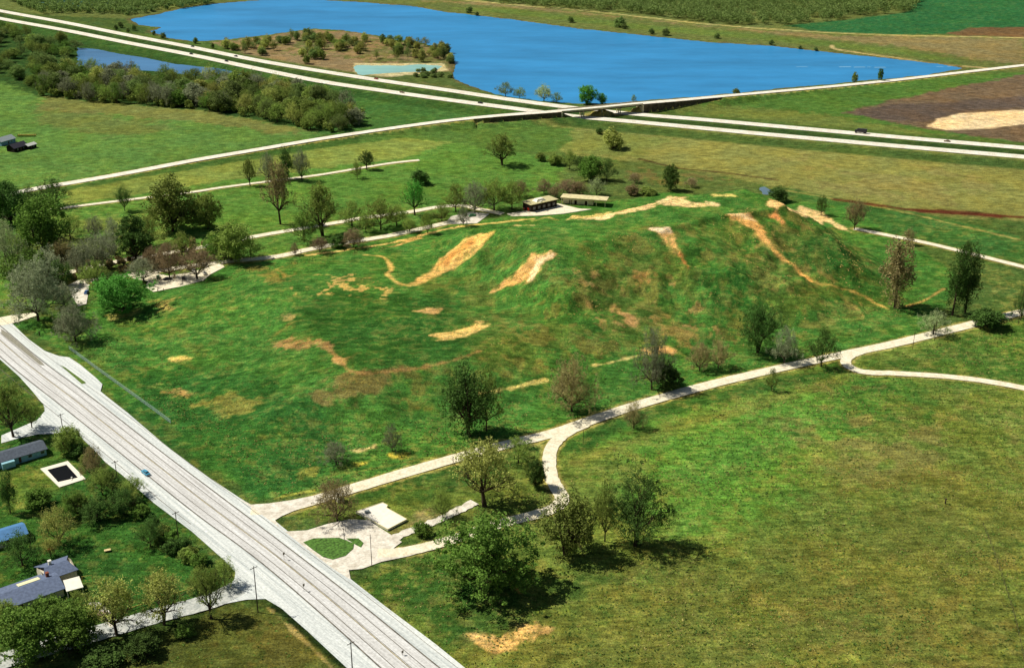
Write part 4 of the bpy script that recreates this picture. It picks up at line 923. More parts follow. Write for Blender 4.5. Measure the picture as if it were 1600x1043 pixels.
KW = {'G': 'leafy', 'S': 'half-leafed', 'B': 'bare', 'U': 'bushy', 'D': 'leafy'}; CW = {'wood': 'dull green', 'olive': 'olive', 'yolive': 'yellow-olive', 'grey': 'greyish', 'green': 'fresh green', 'brown': 'brown'}
def ground_z(q): return float(H(np.array([q[0]]), np.array([q[1]]))[0])
belt = scatter([(62, 150), (120, 157), (250, 167), (330, 173), (400, 184), (470, 202), (500, 207), (540, 204), (572, 198), (560, 180), (500, 152), (440, 140), (380, 132), (250, 126), (130, 118), (62, 112)], 138, 9, 3)
for q in belt:
    kd, cl_ = rs.choice('GGSSB'), rs.choice(['wood', 'wood', 'olive', 'yolive', 'olive', 'grey', 'green'])
    tree_at((q[0], q[1], ground_z(q)), rs.uniform(13, 19), rs.uniform(16, 21), kd, cl_, CW[cl_] + ' ' + KW[kd] + ' tree in the dense belt below the interstate', 'trees of the dense belt below the interstate')
nw = scatter([(-60, 45), (0, 45), (80, 62), (118, 72), (116, 106), (60, 112), (62, 148), (30, 130), (-80, 120)], 62, 9.5, 4)
for q in nw:
    kd, cl_ = rs.choice('GSB'), rs.choice(['wood', 'olive', 'green'])
    tree_at((q[0], q[1], ground_z(q)), rs.uniform(9, 15), rs.uniform(14, 20), kd, cl_, CW[cl_] + ' ' + KW[kd] + ' tree in the thicket left of the pond below the interstate', 'thicket trees left of the pond')
isl = scatter([(470, 56), (620, 66), (700, 82), (700, 104), (600, 94), (480, 80)], 30, 5, 67) + scatter([(330, 70), (420, 62), (440, 84), (400, 88)], 14, 8, 66) + scatter([(420, 66), (480, 58), (560, 60), (560, 82), (500, 85), (470, 76), (430, 75)], 20, 6, 6) + scatter([(610, 72), (660, 68), (700, 75), (706, 100), (680, 92), (620, 90)], 18, 5, 7) + scatter([(470, 82), (500, 86), (520, 100), (480, 102)], 6, 5, 8)
for q in isl:
    kd, cl_ = rs.choice('GSU'), rs.choice(['olive', 'wood', 'yolive'])
    tree_at((q[0], q[1], ground_z(q)), rs.uniform(7, 12), rs.uniform(8, 12), kd, cl_, CW[cl_] + ' ' + KW[kd] + ' tree on the marshy peninsula in the lake', 'peninsula trees', name='budding_tree', cat='tree')
shr = scatter([(630, 112), (710, 110), (712, 122), (650, 122)], 12, 5, 9)
for q in shr: tree_at((q[0], q[1], ground_z(q)), rs.uniform(3, 5), rs.uniform(5, 8), 'U', 'wood', 'low bush on the lake tip beside the pale pool', 'bushes beside the pale pool')
vg = scatter([(180, 40), (200, 44), (380, 80), (372, 84), (180, 48)], 9, 14, 12)
for q in vg: tree_at((q[0], q[1], ground_z(q)), rs.uniform(4, 8), rs.uniform(4, 7), 'U', 'wood', 'small bush on the lake side verge of the interstate', 'bushes on the interstate verge')
for (a, b, hp) in [(892, 35, 9), (968, 42, 16), (975, 45, 8), (1018, 53, 9), (1040, 55, 11), (1120, 60, 8), (1205, 70, 8), (733, 20, 10), (745, 24, 6), (1250, 76, 5), (1275, 79, 6)]:
    tree(a, b, hp, hp * 1.1, 'U', 'wood', 'small bush on the far bank of the lake', 'bushes on the far lake bank')
# rough grass: tufts and weeds over the nearer fields and the mound
def tufts(name, col, n, size, seed, thr, region, label, clump=5):
    r_ = np.random.RandomState(seed); xx = r_.uniform(-330, 330, n * 6); yy = 262 + (r_.rand(n * 6) ** 1.25) * 500
    ok = np.abs(xx) < 60 + .40 * yy; xx, yy = xx[ok], yy[ok]
    f = .5 * fbm(xx, yy, 30, seed + 1, 2) + .5 * fbm(xx, yy, 6, seed + 2, 3); ok = f > thr; xx, yy = xx[ok], yy[ok]
    ok = np.zeros(len(xx), bool)
    for P in region: ok |= inpoly(xx, yy, [q[:2] for q in hit(P)] if P in (MOU, MEA) else [G(*p) for p in P])
    for px_, w_ in ((EAST, 5.2), ([(915, 662), (885, 676), (865, 694), (858, 715), (860, 742), (870, 762), (878, 778), (868, 792), (835, 804), (780, 818), (720, 838), (670, 853), (625, 862), (590, 864)], 4.4), ([(1345, 549), (1325, 558), (1322, 568), (1338, 578), (1362, 582), (1400, 583), (1500, 590), (1600, 606)], 4)):
        ok &= segdist(xx, yy, [G(*p) for p in px_]) > w_
    for P in (HW, PLZ, [(552, 796), (600, 782), (640, 815), (606, 834)], [(590, 850), (600, 838), (760, 775), (760, 795), (640, 840)]): ok &= ~inpoly(xx, yy, [G(*p) for p in P])
    xx, yy = xx[ok][:n], yy[ok][:n]; zz = H(xx, yy) - .2
    cs = np.stack([xx, yy, zz + .15 * size], 1); me = rawmesh(name, quads(cs, r_.uniform(.3, .9, len(xx)) * size, clump, .55 * size, r_, .45), leaf_mat('tuft_' + name, col, .2))
    o = bpy.data.objects.new(name, me); COL.objects.link(o); tag(o, label, 'grass', kind='stuff')
FLD = [(560, 905), (680, 850), (880, 690), (1320, 572), (1600, 500), (1700, 480), (1700, 1150), (700, 1150)]
MOU = [(110, 545), (300, 440), (700, 355), (1300, 345), (1450, 470), (1320, 545), (870, 665), (440, 780)]
MEA = [(700, 520), (800, 400), (1100, 345), (1300, 350), (1400, 470), (1300, 520), (1000, 558), (780, 600)]
tufts('dark_grass_tufts', C(84, 114, 50), 11000, .7, 301, .49, (FLD, MOU), 'dark grass tufts scattered over the field and the mound')
tufts('straw_tufts', C(180, 172, 100), 12000, .65, 302, .51, (FLD, MOU), 'straw coloured dead grass tufts scattered over the field and the mound')
tufts('rusty_weeds', C(192, 160, 98), 9000, .9, 303, .52, (MEA,), 'rusty dead weeds on the eroded side of the mound')
tufts('green_weeds', C(112, 146, 62), 13000, .7, 304, .48, (FLD, MOU, [(0, 740), (120, 690), (300, 850), (340, 900), (0, 1000)], [(330, 960), (430, 950), (520, 1043), (200, 1043)]), 'fresh green weeds scattered over fields, yards and mound')
# far wood: one mass
def wood(name, px, n, mind, hr, colr, label, seed):
    pts = scatter(px, n, mind, seed); nr_ = np.random.RandomState(seed); cs = []; rd = []
    for q in pts:
        h = nr_.uniform(*hr); w_ = h * .55
        for k in range(14): 
            a = nr_.uniform(0, 2 * pi); cs.append((q[0] + cos(a) * w_ * .6, q[1] + sin(a) * w_ * .6, h * nr_.uniform(.25, .85))); rd.append(w_ * .55)
    me = rawmesh(name, quads(cs, rd, 18, 1.2, nr_), leaf_mat('foliage_' + colr, LC[colr], .3)); o = bpy.data.objects.new(name, me); COL.objects.link(o); tag(o, label, 'woodland', kind='stuff')
BELT_PX = [(62, 150), (120, 157), (250, 167), (330, 173), (400, 184), (470, 202), (500, 207), (540, 204), (572, 198), (560, 180), (500, 152), (440, 140), (380, 132), (250, 126), (130, 118), (62, 112)]
wood('belt_undergrowth', BELT_PX, 420, 3.5, (4, 9), 'olive', 'tangled undergrowth filling the tree belt below the interstate', 31)
wood('park_undergrowth', [(110, 400), (200, 392), (330, 375), (345, 398), (300, 412), (220, 422), (120, 436), (60, 455), (10, 440), (5, 400), (60, 400)], 60, 6, (2, 4.5), 'brown', 'low brownish undergrowth among the park trees at the left', 32)
wood('far_woodland', [(850, 12), (900, 16), (1000, 22), (1100, 35), (1180, 40), (1235, 40), (1330, 28), (1420, 18), (1440, 0), (1500, -40), (700, -40), (640, -14), (750, 2)], 1500, 7.5, (9, 15), 'wood', 'distant mixed woodland beyond the lake at the top', 21)
wood('far_thicket', [(0, -6), (60, -14), (330, -14), (330, 6), (240, 18), (200, 24), (120, 20), (60, 22)], 420, 8, (6, 11), 'wood', 'distant scrub beyond the interstate at the top left corner', 22)

# ------------------------------------------------------------------ vehicles
glass = mat('dark_glass', (.03, .04, .05), .15, .05, spec=.6); tyre = mat('tyre_rubber', (.02, .02, .02), .9)
lampm = mat('lamp_glass', (.7, .7, .66), .2); chrome = mat('chrome_trim', (.6, .6, .6), .25, metal=.9)
def loft(secs):
    mb = MB(); n = len(secs[0]); V = [p for s in secs for p in s]; F = []
    for i in range(len(secs) - 1):
        for k in range(n): F.append((i * n + k, i * n + (k + 1) % n, (i + 1) * n + (k + 1) % n, (i + 1) * n + k))
    F += [tuple(range(n - 1, -1, -1)), tuple(range((len(secs) - 1) * n, len(secs) * n))]
    return mb.add(V, F)
CARB = {}
def car(P, rz, paint_, label, group=None, L_=4.9, W_=1.85, Z_=None):
    body = mat('car_paint_' + paint_[0], paint_[1], .3, .03, spec=.5)
    r = empty('car', (P[0], P[1], P[2]), rz); tag(r, label, 'car', group)
    if paint_[0] not in CARB:
        sec = lambda x_, w_, z0, z1: [(x_, -w_, z0), (x_, w_, z0), (x_, w_ * 1.02, z0 + (z1 - z0) * .6), (x_, w_ * .9, z1), (x_, -w_ * .9, z1), (x_, -w_ * 1.02, z0 + (z1 - z0) * .6)]
        b = loft([sec(-2.45, .78, .4, .8), sec(-2.3, .88, .28, .92), sec(-1.2, .92, .25, .98), sec(0, .92, .25, .96), sec(1.2, .92, .25, .95), sec(2.25, .86, .28, .84), sec(2.42, .76, .4, .72)]).build('body', body, r)
        g = loft([[(-1.75, -.74, .95), (-1.75, .74, .95), (-1.2, .6, 1.4), (-1.2, -.6, 1.4)], [(.95, -.76, .94), (.95, .76, .94), (.25, .6, 1.4), (.25, -.6, 1.4)]]).build('window_glass', glass, r)
        rf = MB().box((-.48, 0, 1.395), (1.5, 1.22, .05)).build('roof', body, r); parts = [b, g, rf]
        for xx in (-1.45, 1.5):
            for yy in (-.84, .84): parts.append(MB().tube((xx, yy - .1, .33), (xx, yy + .1, .33), .33, .33, 12).build('wheel', tyre, r))
        for yy in (-.6, .6): parts.append(MB().box((2.41, yy, .52), (.08, .3, .16)).build('headlight', lampm, r))
        parts.append(MB().box((2.46, 0, .36), (.1, 1.6, .12)).build('bumper', chrome, r)); parts.append(MB().box((-2.48, 0, .36), (.1, 1.6, .12)).build('bumper', chrome, r))
        CARB[paint_[0]] = parts
    else:
        for p in CARB[paint_[0]]: o = p.copy(); COL.objects.link(o); o.parent = r
    return r
PT = {'teal': ('teal', C(70, 150, 180)), 'white': ('white', C(225, 222, 210)), 'dark': ('dark', C(45, 40, 38)), 'green': ('green', C(60, 130, 70)), 'tan': ('tan', C(150, 130, 100)), 'blue': ('blue', C(60, 100, 160)), 'red': ('red', C(150, 50, 40))}
hwang = math.atan2(*((A1[30] - A1[29])[::-1]))
car((*G(228, 740), .11), hwang + pi, PT['teal'], 'teal blue sedan driving alone on the highway in the foreground')
def on_road(R, px, py, lane, pt, label, rev=False):
    q = G(px, py, BERM); i = min(range(len(R)), key=lambda k: np.hypot(*(np.array(R[k]) - q))); i = min(max(i, 1), len(R) - 2)
    a, b = np.array(R[i - 1]), np.array(R[i + 1]); d = (b - a) / np.hypot(*(b - a)); n = np.array([-d[1], d[0]]); c = a + d * np.dot(q - a, d) + n * lane
    car((c[0], c[1], BERM + .1), math.atan2(d[1], d[0]) + (pi if rev else 0), pt, label, 'cars on the interstate')
on_road(LOR, 293, 86, 2, PT['dark'], 'dark car on the near carriageway, upper left')
on_road(LOR, 350, 97, 2, PT['dark'], 'dark car on the near carriageway just before the tree belt')
on_road(UPR, 297, 74, 2, PT['dark'], 'dark car on the far carriageway, upper left', True)
on_road(UPR, 372, 88, -1.8, PT['dark'], 'dark car on the far carriageway beside the peninsula', True)
on_road(UPR, 583, 125, 2, PT['red'], 'red-brown car on the far carriageway beside the pale pool', True)
on_road(LOR, 625, 146, 2, PT['tan'], 'tan car on the near carriageway right of the tree belt')
on_road(LOR, 750, 162, 2, PT['dark'], 'dark car on the near carriageway, left of the bridge')
on_road(UPR, 1480, 220, -1.5, PT['tan'], 'tan car on the far carriageway, far right', True)
# lorry
def lorry(P, rz, label):
    r = empty('lorry', P, rz); tag(r, label, 'lorry')
    MB().box((-1, 0, 1.1), (7.5, 2.4, 2.5)).build('cargo_box', mat('lorry_box', C(60, 60, 62), .5), r)
    loft([[(2.95, -1.1, .6), (2.95, 1.1, .6), (2.95, 1.1, 2.6), (2.95, -1.1, 2.6)], [(4.6, -1.1, .6), (4.6, 1.1, .6), (4.3, 1.05, 2.5), (4.3, -1.05, 2.5)]]).build('cab', mat('lorry_cab', C(50, 48, 60), .4), r)
    MB().box((-.2, 0, .7), (9, .9, .4)).build('chassis', tyre, r)
    MB().box((4.5, 0, 1.6), (.1, 1.8, .7)).build('windscreen', glass, r)
    for xx in (-3.8, -2.7, 3.6):
        for yy in (-1, 1): MB().tube((xx, yy - .15, .5), (xx, yy + .15, .5), .5, .5, 12).build('wheel', tyre, r)
q = G(1335, 206, BERM); i = min(range(len(UPR)), key=lambda k: np.hypot(*(np.array(UPR[k]) - q))); d = np.array(UPR[i + 1]) - np.array(UPR[i - 1]); n = np.array([-d[1], d[0]]) / np.hypot(*d)
lorry((*(np.array(UPR[i]) + n * 1.8), BERM + .1), math.atan2(d[1], d[0]) + pi, 'dark lorry on the far carriageway right of the bridge')
na = radians(28)
for k, (a, b, rz, c, l) in enumerate([(320, 428, na + 1.4, 'white', 'white car parked nearest the mound corner in the parking lot'), (247, 434, na + 1.4, 'green', 'green car parked in the left half of the parking lot'), (262, 437, na, 'dark', 'dark car in the sunny middle of the parking lot'), (287, 436, na + 1.4, 'dark', 'dark car parked right of the sunny middle of the parking lot'),
        (322, 416, na + 1.4, 'white', 'white car parked under the rust-brown trees, right one'), (303, 424, na + 1.4, 'white', 'white car parked under the rust-brown trees, middle one'), (295, 420, na + 1.4, 'tan', 'tan car parked under the rust-brown trees, left one'),
        (127, 445, na + 1.2, 'white', 'white car in the small parking area, rear'), (135, 458, na + 1.2, 'blue', 'blue car in the small parking area, beside the bright green tree'), (118, 455, na + 1.2, 'white', 'white car in the small parking area, front'),
        (738, 338, na, 'green', 'green car in the far parking lot'), (722, 344, na + 1.4, 'white', 'white car in the far parking lot behind the slim tree'), (823, 327, na, 'red', 'red car beside the park building')]):
    car((*G(a, b), .12), rz, PT[c], l)

# ------------------------------------------------------------------ people
skin = mat('skin', C(190, 140, 110), .6)
def person(P, rz, shirt, trousers, label):
    r = empty('person', P, rz); tag(r, label, 'person')
    J = [(0, 0, .95), (0, 0, 1.2), (0, 0, 1.42), (0, 0, 1.52), (0, 0, 1.68), (.1, .0, .9), (.12, .04, .5), (.12, .0, .06), (.12, .14, .03), (-.1, 0, .9), (-.12, .1, .5), (-.12, 0, .06), (-.12, .14, .03),
         (.19, 0, 1.42), (.25, .02, 1.14), (.26, .1, .9), (-.19, 0, 1.42), (-.25, -.02, 1.14), (-.26, .06, .9)]
    E = [(0, 1), (1, 2), (2, 3), (3, 4), (0, 5), (5, 6), (6, 7), (7, 8), (0, 9), (9, 10), (10, 11), (11, 12), (2, 13), (13, 14), (14, 15), (2, 16), (16, 17), (17, 18)]
    R = [.15, .14, .13, .06, .105, .1, .07, .05, .04, .1, .07, .05, .04, .07, .05, .035, .07, .05, .035]
    me = bpy.data.meshes.new('body'); me.from_pydata(J, E, []); o = bpy.data.objects.new('body', me); COL.objects.link(o); o.parent = r
    md = o.modifiers.new('skin', 'SKIN')
    for v_, rr in zip(me.skin_vertices[0].data, R): v_.radius = (rr, rr * .85)
    me.skin_vertices[0].data[0].use_root = True; me.materials.append(skin); o.modifiers.new('sub', 'SUBSURF').levels = 1
    mb = MB()
    for a, b, c, e in ((0, 1, .19, .18), (1, 2, .18, .2), (2, 3, .2, .09)): mb.tube(J[a], J[b], c, e, 10)
    for a, b in ((13, 14), (16, 17)): mb.tube(J[a], J[b], .085, .07, 8)
    mb.build('shirt', mat('shirt_' + shirt[0], shirt[1], .9), r)
    mb = MB()
    for a, b, c, e in ((5, 6, .13, .1), (6, 7, .1, .08), (9, 10, .13, .1), (10, 11, .1, .08)): mb.tube(J[a], J[b], c, e, 8)
    mb.build('trousers', mat('trousers_' + trousers[0], trousers[1], .9), r)
    MB().tube((0, -.02, 1.68), (0, -.02, 1.81), .115, .07, 8).build('hair', mat('dark_hair', C(50, 35, 25), .8), r)
person((*G(247, 456), .13), 1, ('brown', C(110, 70, 50)), ('dark', C(50, 45, 45)), 'person in brown top on the parking lot edge, left of the two')
person((*G(256, 455), .13), 2, ('orange', C(180, 90, 50)), ('dark', C(50, 45, 45)), 'person in orange-brown top on the parking lot edge, right of the two')

# ------------------------------------------------------------------ poles, signs, fences
polem = mat('pole_wood', C(70, 56, 44), var=.25, scale=3); insul = mat('insulator', C(150, 160, 150), .3)
def pole(px, py, hp, label, arms=1, thick=1.0, ang=None, P=None):
    P = hit([(px, py)])[0] if P is None else P; vs = pxscale(P)[1]; h = hp / vs; r = empty('utility_pole', tuple(P), hwang + pi / 2 if ang is None else ang); tag(r, label, 'pole', 'wooden utility poles')
    MB().tube((0, 0, -.3), (0, 0, h), .2 * thick, .13 * thick, 8).build('pole', polem, r)
    for k in range(arms):
        a = MB().box((0, 0, h - .7 - k * 1.1), (2.6, .14, .16)).build('crossarm', polem, r)
        for xx in (-1.15, -.4, .4, 1.15): MB().tube((xx, 0, h - .54 - k * 1.1), (xx, 0, h - .3 - k * 1.1), .06, .05, 6).build('insulator', insul, a)
    return P, h
tops = []
for a in [(403, 955, 68, 'tall wooden utility pole at the corner of street and highway'), (551, 1052, 48, 'wooden utility pole at the bottom edge beside the highway'),
          (280, 850, 50, 'wooden utility pole beside the highway hedge, nearest the corner'), (185, 760, 40, 'wooden utility pole beside the highway, right of the pool'), (98, 670, 24, 'short wooden utility pole at the driveway mouth')]:
    P, h = pole(*a, arms=1); tops.append((P, h))
order = [1, 0, 2, 3, 4]
for side in (-1.15, -.4, .4, 1.15):
    mb = MB()
    for i, j in zip(order[:-1], order[1:]):
        (P, h), (Q, g) = tops[i], tops[j]; dx = np.array([cos(hwang + pi / 2), sin(hwang + pi / 2)]) * side
        a = np.array([P[0] + dx[0], P[1] + dx[1], P[2] + h - .3]); b = np.array([Q[0] + dx[0], Q[1] + dx[1], Q[2] + g - .3]); prev = a
        for k in range(1, 9):
            t = k / 8; q = a + (b - a) * t; q[2] -= 1.4 * 4 * t * (1 - t); mb.tube(prev, q, .012, .012, 3); prev = q
    tag(mb.build('power_line', mat('wire', (.03, .03, .03), .6)), 'thin black power line strung between the wooden highway poles', 'wire', 'power lines on the highway poles')
for a in [(581, 884, 48, 'slim wooden pole on the near rim of the gravel forecourt', 0, .6), (538, 843, 18, 'short slim wooden pole behind the grass island', 0, .6), (1426, 545, 28, 'slim post on the gravel road edge right of the fork', 0, .6), (1460, 532, 30, 'slim post on the gravel road edge below the pale tree', 0, .6), (1591, 506, 60, 'tall slim pole on the gravel road at the right edge', 0, .7), (911, 692, 20, 'short slim pole beside the top of the gravel loop', 0, .6)]:
    P = hit([(a[0], a[1])])[0]; h = a[2] / pxscale(P)[1]; r = MB().tube(P, (P[0], P[1], P[2] + h), .13, .09, 7).tube((P[0] - .5, P[1], P[2] + h * .9), (P[0] + .5, P[1], P[2] + h * .9), .05, .05, 5).build('wooden_pole', polem); tag(r, a[3], 'pole')
def sign(px, py, label, hp=11):
    P = hit([(px, py)])[0]; h = hp / pxscale(P)[1]; r = empty('road_sign', (P[0], P[1], .1), hwang); tag(r, label, 'road sign', 'small signs in the highway')
    MB().tube((0, 0, 0), (0, 0, h), .06, .06, 6).build('post', polem, r); MB().box((0.08, 0, h - .9), (.05, .75, .9)).build('sign_plate', mat('sign_back', C(120, 110, 90), .6), r)
sign(444, 874, 'small road sign between the highway lanes, opposite the grass island'); sign(475, 923, 'small road sign between the highway lanes, nearest the street corner'); sign(629, 1023, 'small low road sign between the highway lanes at the bottom', 7)
def fence(px, name, label, h, step, rail, m, pane=None, r=.05, pr=.06, ground=True):
    Q = np.array(smooth([G(*p) for p in px], 4)); d = np.r_[0, np.cumsum(np.hypot(*np.diff(Q, axis=0).T))]; n = int(d[-1] / step); u = np.linspace(0, d[-1], n + 1)
    X_, Y_ = np.interp(u, d, Q[:, 0]), np.interp(u, d, Q[:, 1]); e = empty(name, (X_[0], Y_[0], 0)); tag(e, label, 'fence')
    Z_ = H(X_, Y_); pm = bpy.data.meshes.new('post'); pb = MB().tube((0, 0, -.4), (0, 0, h), pr, pr, 6); pm.from_pydata(pb.v, [], pb.f); pm.materials.append(m)
    for a, b, c in zip(X_, Y_, Z_): o = bpy.data.objects.new('post', pm); COL.objects.link(o); o.parent = e; o.location = (a - X_[0], b - Y_[0], c)
    for zz in rail:
        mb = MB()
        for k in range(n): mb.tube((X_[k] - X_[0], Y_[k] - Y_[0], Z_[k] + zz), (X_[k + 1] - X_[0], Y_[k + 1] - Y_[0], Z_[k + 1] + zz), r, r, 4)
        mb.build('rail', m, e)
    if pane:
        mb = MB()
        for k in range(n):
            a = np.array([X_[k] - X_[0], Y_[k] - Y_[0], Z_[k]]); b = np.array([X_[k + 1] - X_[0], Y_[k + 1] - Y_[0], Z_[k + 1]])
            for t in np.arange(-1, 1.01, .16):
                t0, t1 = max(0, t), min(1, t + 1)
                for sg in (0, 1):
                    s0, s1 = (t0, t1) if not sg else (1 - t0, 1 - t1)
                    mb.tube(a + (b - a) * s0 + np.array([0, 0, (t0 - t) * h * .97 + .02]), a + (b - a) * s1 + np.array([0, 0, (t1 - t) * h * .97 + .02]), .02, .02, 3)
        mb.build('wire_mesh', m, e)
fence([(108, 545), (150, 576), (200, 612), (240, 641), (267, 661)], 'chain_link_fence', 'pale chain-link fence on the grass between highway and mound', 1.8, 3, [1.78, .1], mat('galvanised_wire', C(150, 176, 160), .5), pane=True, r=.04)
fence([(1536, 820), (1548, 850), (1562, 890), (1575, 930), (1588, 975), (1602, 1040)], 'wire_fence', 'dark field fence line in the lower right corner', 1.3, 4, [1.2, .75, .35], mat('rusty_wire', C(84, 78, 58), .8), r=.02, pr=.08)
fence([(52, 1000), (110, 982), (160, 966), (210, 950), (270, 930), (335, 911)], 'guard_rail', 'yellowish roadside guard rail along the lower street', .8, 3, [], mat('guard_rail_steel', C(206, 196, 96), .6), pr=.08)
gr = [o for o in COL.objects if o.name == 'guard_rail'][0]
Q = np.array(smooth([G(*p) for p in [(52, 1000), (110, 982), (160, 966), (210, 950), (270, 930), (335, 911)]], 4)); V, F = ribbon_geo(Q, .14, 0)
mb = MB(); n = len(V); mb.add([(a - gr.location.x, b - gr.location.y, .85) for a, b, c in V] + [(a - gr.location.x, b - gr.location.y, .42) for a, b, c in V], F + [(2 * i, 2 * i + 2, 2 * i + 2 + n, 2 * i + n) for i in range(n // 2 - 1)] + [(2 * i + 3, 2 * i + 1, 2 * i + 1 + n, 2 * i + 3 + n) for i in range(n // 2 - 1)]); mb.build('rail', MATS['guard_rail_steel'], gr)
# bollard, debris
for a, b, l in [(1477, 786, 'dark lone post stump in the open field'), (62, 524, 'small brown marker post beside the highway verge')]:
    P = hit([(a, b)])[0]; o = MB().tube(P, (P[0], P[1], P[2] + 1.8), .28, .2, 7).box((P[0], P[1], P[2] + 1.75), (.7, .7, .3), .3).build('marker_post', polem); tag(o, l, 'post')

# ------------------------------------------------------------------ buildings
def house(P, rz, L_, W_, wh, rh, wall, roof, label, wins=(), doors=(), chim=None, name='house', over=.6, cat='house', hip=0):
    r = empty(name, (P[0], P[1], 0), rz); tag(r, label, cat)
    MB().box((0, 0, -.3), (L_, W_, wh + .3)).add([(-L_ / 2, -W_ / 2, wh), (-L_ / 2, W_ / 2, wh), (-L_ / 2, 0, wh + rh - .1), (L_ / 2, -W_ / 2, wh), (L_ / 2, W_ / 2, wh), (L_ / 2, 0, wh + rh - .1)], [(0, 2, 1), (3, 4, 5)]).build('wall', wall, r)
    a, b = L_ / 2 + over, W_ / 2 + over; ez = wh - rh * over / (W_ / 2); th = .22
    V = [(-a, -b, ez), (a, -b, ez), (a - hip, 0, wh + rh), (-a + hip, 0, wh + rh), (-a, b, ez), (a, b, ez)]; V += [(p[0], p[1], p[2] + th) for p in V]
    F = [(6, 7, 8, 9), (9, 8, 11, 10), (3, 2, 1, 0), (4, 5, 2, 3), (0, 1, 7, 6), (5, 4, 10, 11), (0, 6, 9, 3), (3, 9, 10, 4), (1, 2, 8, 7), (2, 5, 11, 8)]
    rf = MB().add(V, F).build('roof', roof, r)
    fm = mat('window_frame', C(220, 216, 200), .5)
    for (side, u, z, w_, h_) in wins:
        s_ = -1 if side == 'f' else 1
        if side in 'fb': fr = MB().box((u, s_ * (W_ / 2 + .02), z), (w_, .12, h_)).build('window', fm, r); MB().box((u, s_ * (W_ / 2 + .06), z + .08), (w_ - .2, .1, h_ - .16)).build('pane', glass, fr)
        else:
            s_ = -1 if side == 'l' else 1; fr = MB().box((s_ * (L_ / 2 + .02), u, z), (.12, w_, h_)).build('window', fm, r); MB().box((s_ * (L_ / 2 + .06), u, z + .08), (.1, w_ - .2, h_ - .16)).build('pane', glass, fr)
    for (u, w_) in doors: dr = MB().box((u, -W_ / 2 - .04, 0), (w_, .1, 2.1)).build('door', mat('door_paint', C(90, 60, 45), .5), r); MB().tube((u + w_ * .35, -W_ / 2 - .12, 1), (u + w_ * .35, -W_ / 2 - .18, 1), .04, .04, 6).build('handle', chrome, dr)
    if chim: c = MB().box((chim[0], chim[1], wh), (.95, .95, rh + 1.3)).box((chim[0], chim[1], wh + rh + 1.3), (1.15, 1.15, .15)).build('chimney', chim[2], rf)
    return r
slate = mat('slate_roof', C(104, 116, 140), .8, .14, 1.2, bump=.3); slate2 = mat('dark_slate_roof', C(88, 96, 106), .8, .16, 1.2, bump=.3); bluer = mat('blue_roof', C(84, 132, 178), .6, .1, .8)
cyanw = mat('pale_blue_wall', C(150, 196, 206), .8, .08); brickm = mat('brick', C(140, 80, 60), .9, .25, 3); cream = mat('cream_wall', C(215, 205, 180), .8, .1); whiteroof = mat('white_roof', C(240, 234, 214), .7, .06, .6)
dkwall = mat('dark_timber_wall', C(40, 32, 26), .9, .25, 2)
def ang(a, b, z=0): d_ = G(*b, z) - G(*a, z); return math.atan2(d_[1], d_[0])
wn = [('f', -9, .9, 1.6, 1.2), ('f', -4, .9, 1.6, 1.2), ('f', 4, .9, 1.6, 1.2), ('f', 9, .9, 1.6, 1.2), ('b', -7, .9, 1.6, 1.2), ('b', 0, .9, 1.6, 1.2), ('b', 7, .9, 1.6, 1.2), ('r', 0, .9, 1.4, 1.1)]
hA = house(G(26, 712, 1), ang((5, 725), (66, 707)), 21, 8.5, 2.7, 1.5, cyanw, slate2, 'long ranch house with dark slate roof and pale blue walls above the pool', [w_ for w_ in wn if abs(w_[1]) < 9.5], [(0, 1)])
MB().box((-5, -5.3, 0), (5, 2.4, 2.5)).build('porch', cyanw, hA)
angC = ang((15, 942), (95, 914), 3)
hC = house(G(30, 927, 2.5), angC, 25, 12, 2.8, 1.7, cream, slate, 'long low house with blue-grey roof and pale skylight panel in the lower left', wn, [(-1, 1)], (10, 1.5, brickm))
sk = MB().box((0, 0, 0), (7.2, 3.2, .18)).build('skylight', mat('skylight_panel', C(236, 228, 180), .5, .05), [c for c in hC.children if c.name.startswith('roof')][0])
q = G(41, 904, 4) - G(30, 927, 2.5); q = (q[0] * cos(angC) + q[1] * sin(angC), -q[0] * sin(angC) + q[1] * cos(angC)); sk.location = (q[0], 2.6, 3.98); sk.rotation_euler = (-math.atan2(1.7, 6), 0, 0)
angD = angC - pi / 2 + .02
hD = house(G(88, 889, 2.5), angC + .0, 10.5, 9.5, 3.0, 1.6, cream, slate, 'hip-roofed blue-grey wing beside the long low house', [('r', 0, .9, 1.4, 1.1), ('b', 1, .9, 1.6, 1.2)], chim=(-1.5, 1.2, whiteroof), hip=2, name='house_wing')
cp = empty('carport', (*G(114, 912, 2.6), 0), angC - .15); tag(cp, 'small white flat-roofed carport beside the blue-grey house', 'carport')
MB().box((0, 0, 2.5), (5.4, 7.2, .3)).build('roof', whiteroof, cp)
for a in (-2.4, 2.4):
    for b in (-3.2, 3.2): MB().tube((a, b, 0), (a, b, 2.5), .09, .09, 6).build('post', whm, cp)
MB().box((0, 3.3, 0), (4.6, .15, 2.4)).build('wall', cream, cp)
hB = house(G(8, 836, 2), ang((5, 840), (45, 828)), 13, 8, 2.7, 1.5, cream, bluer, 'house with bright blue roof at the left edge', [('f', 3, .9, 1.6, 1.2), ('r', 0, .9, 1.4, 1.1)], [(0, 1)])
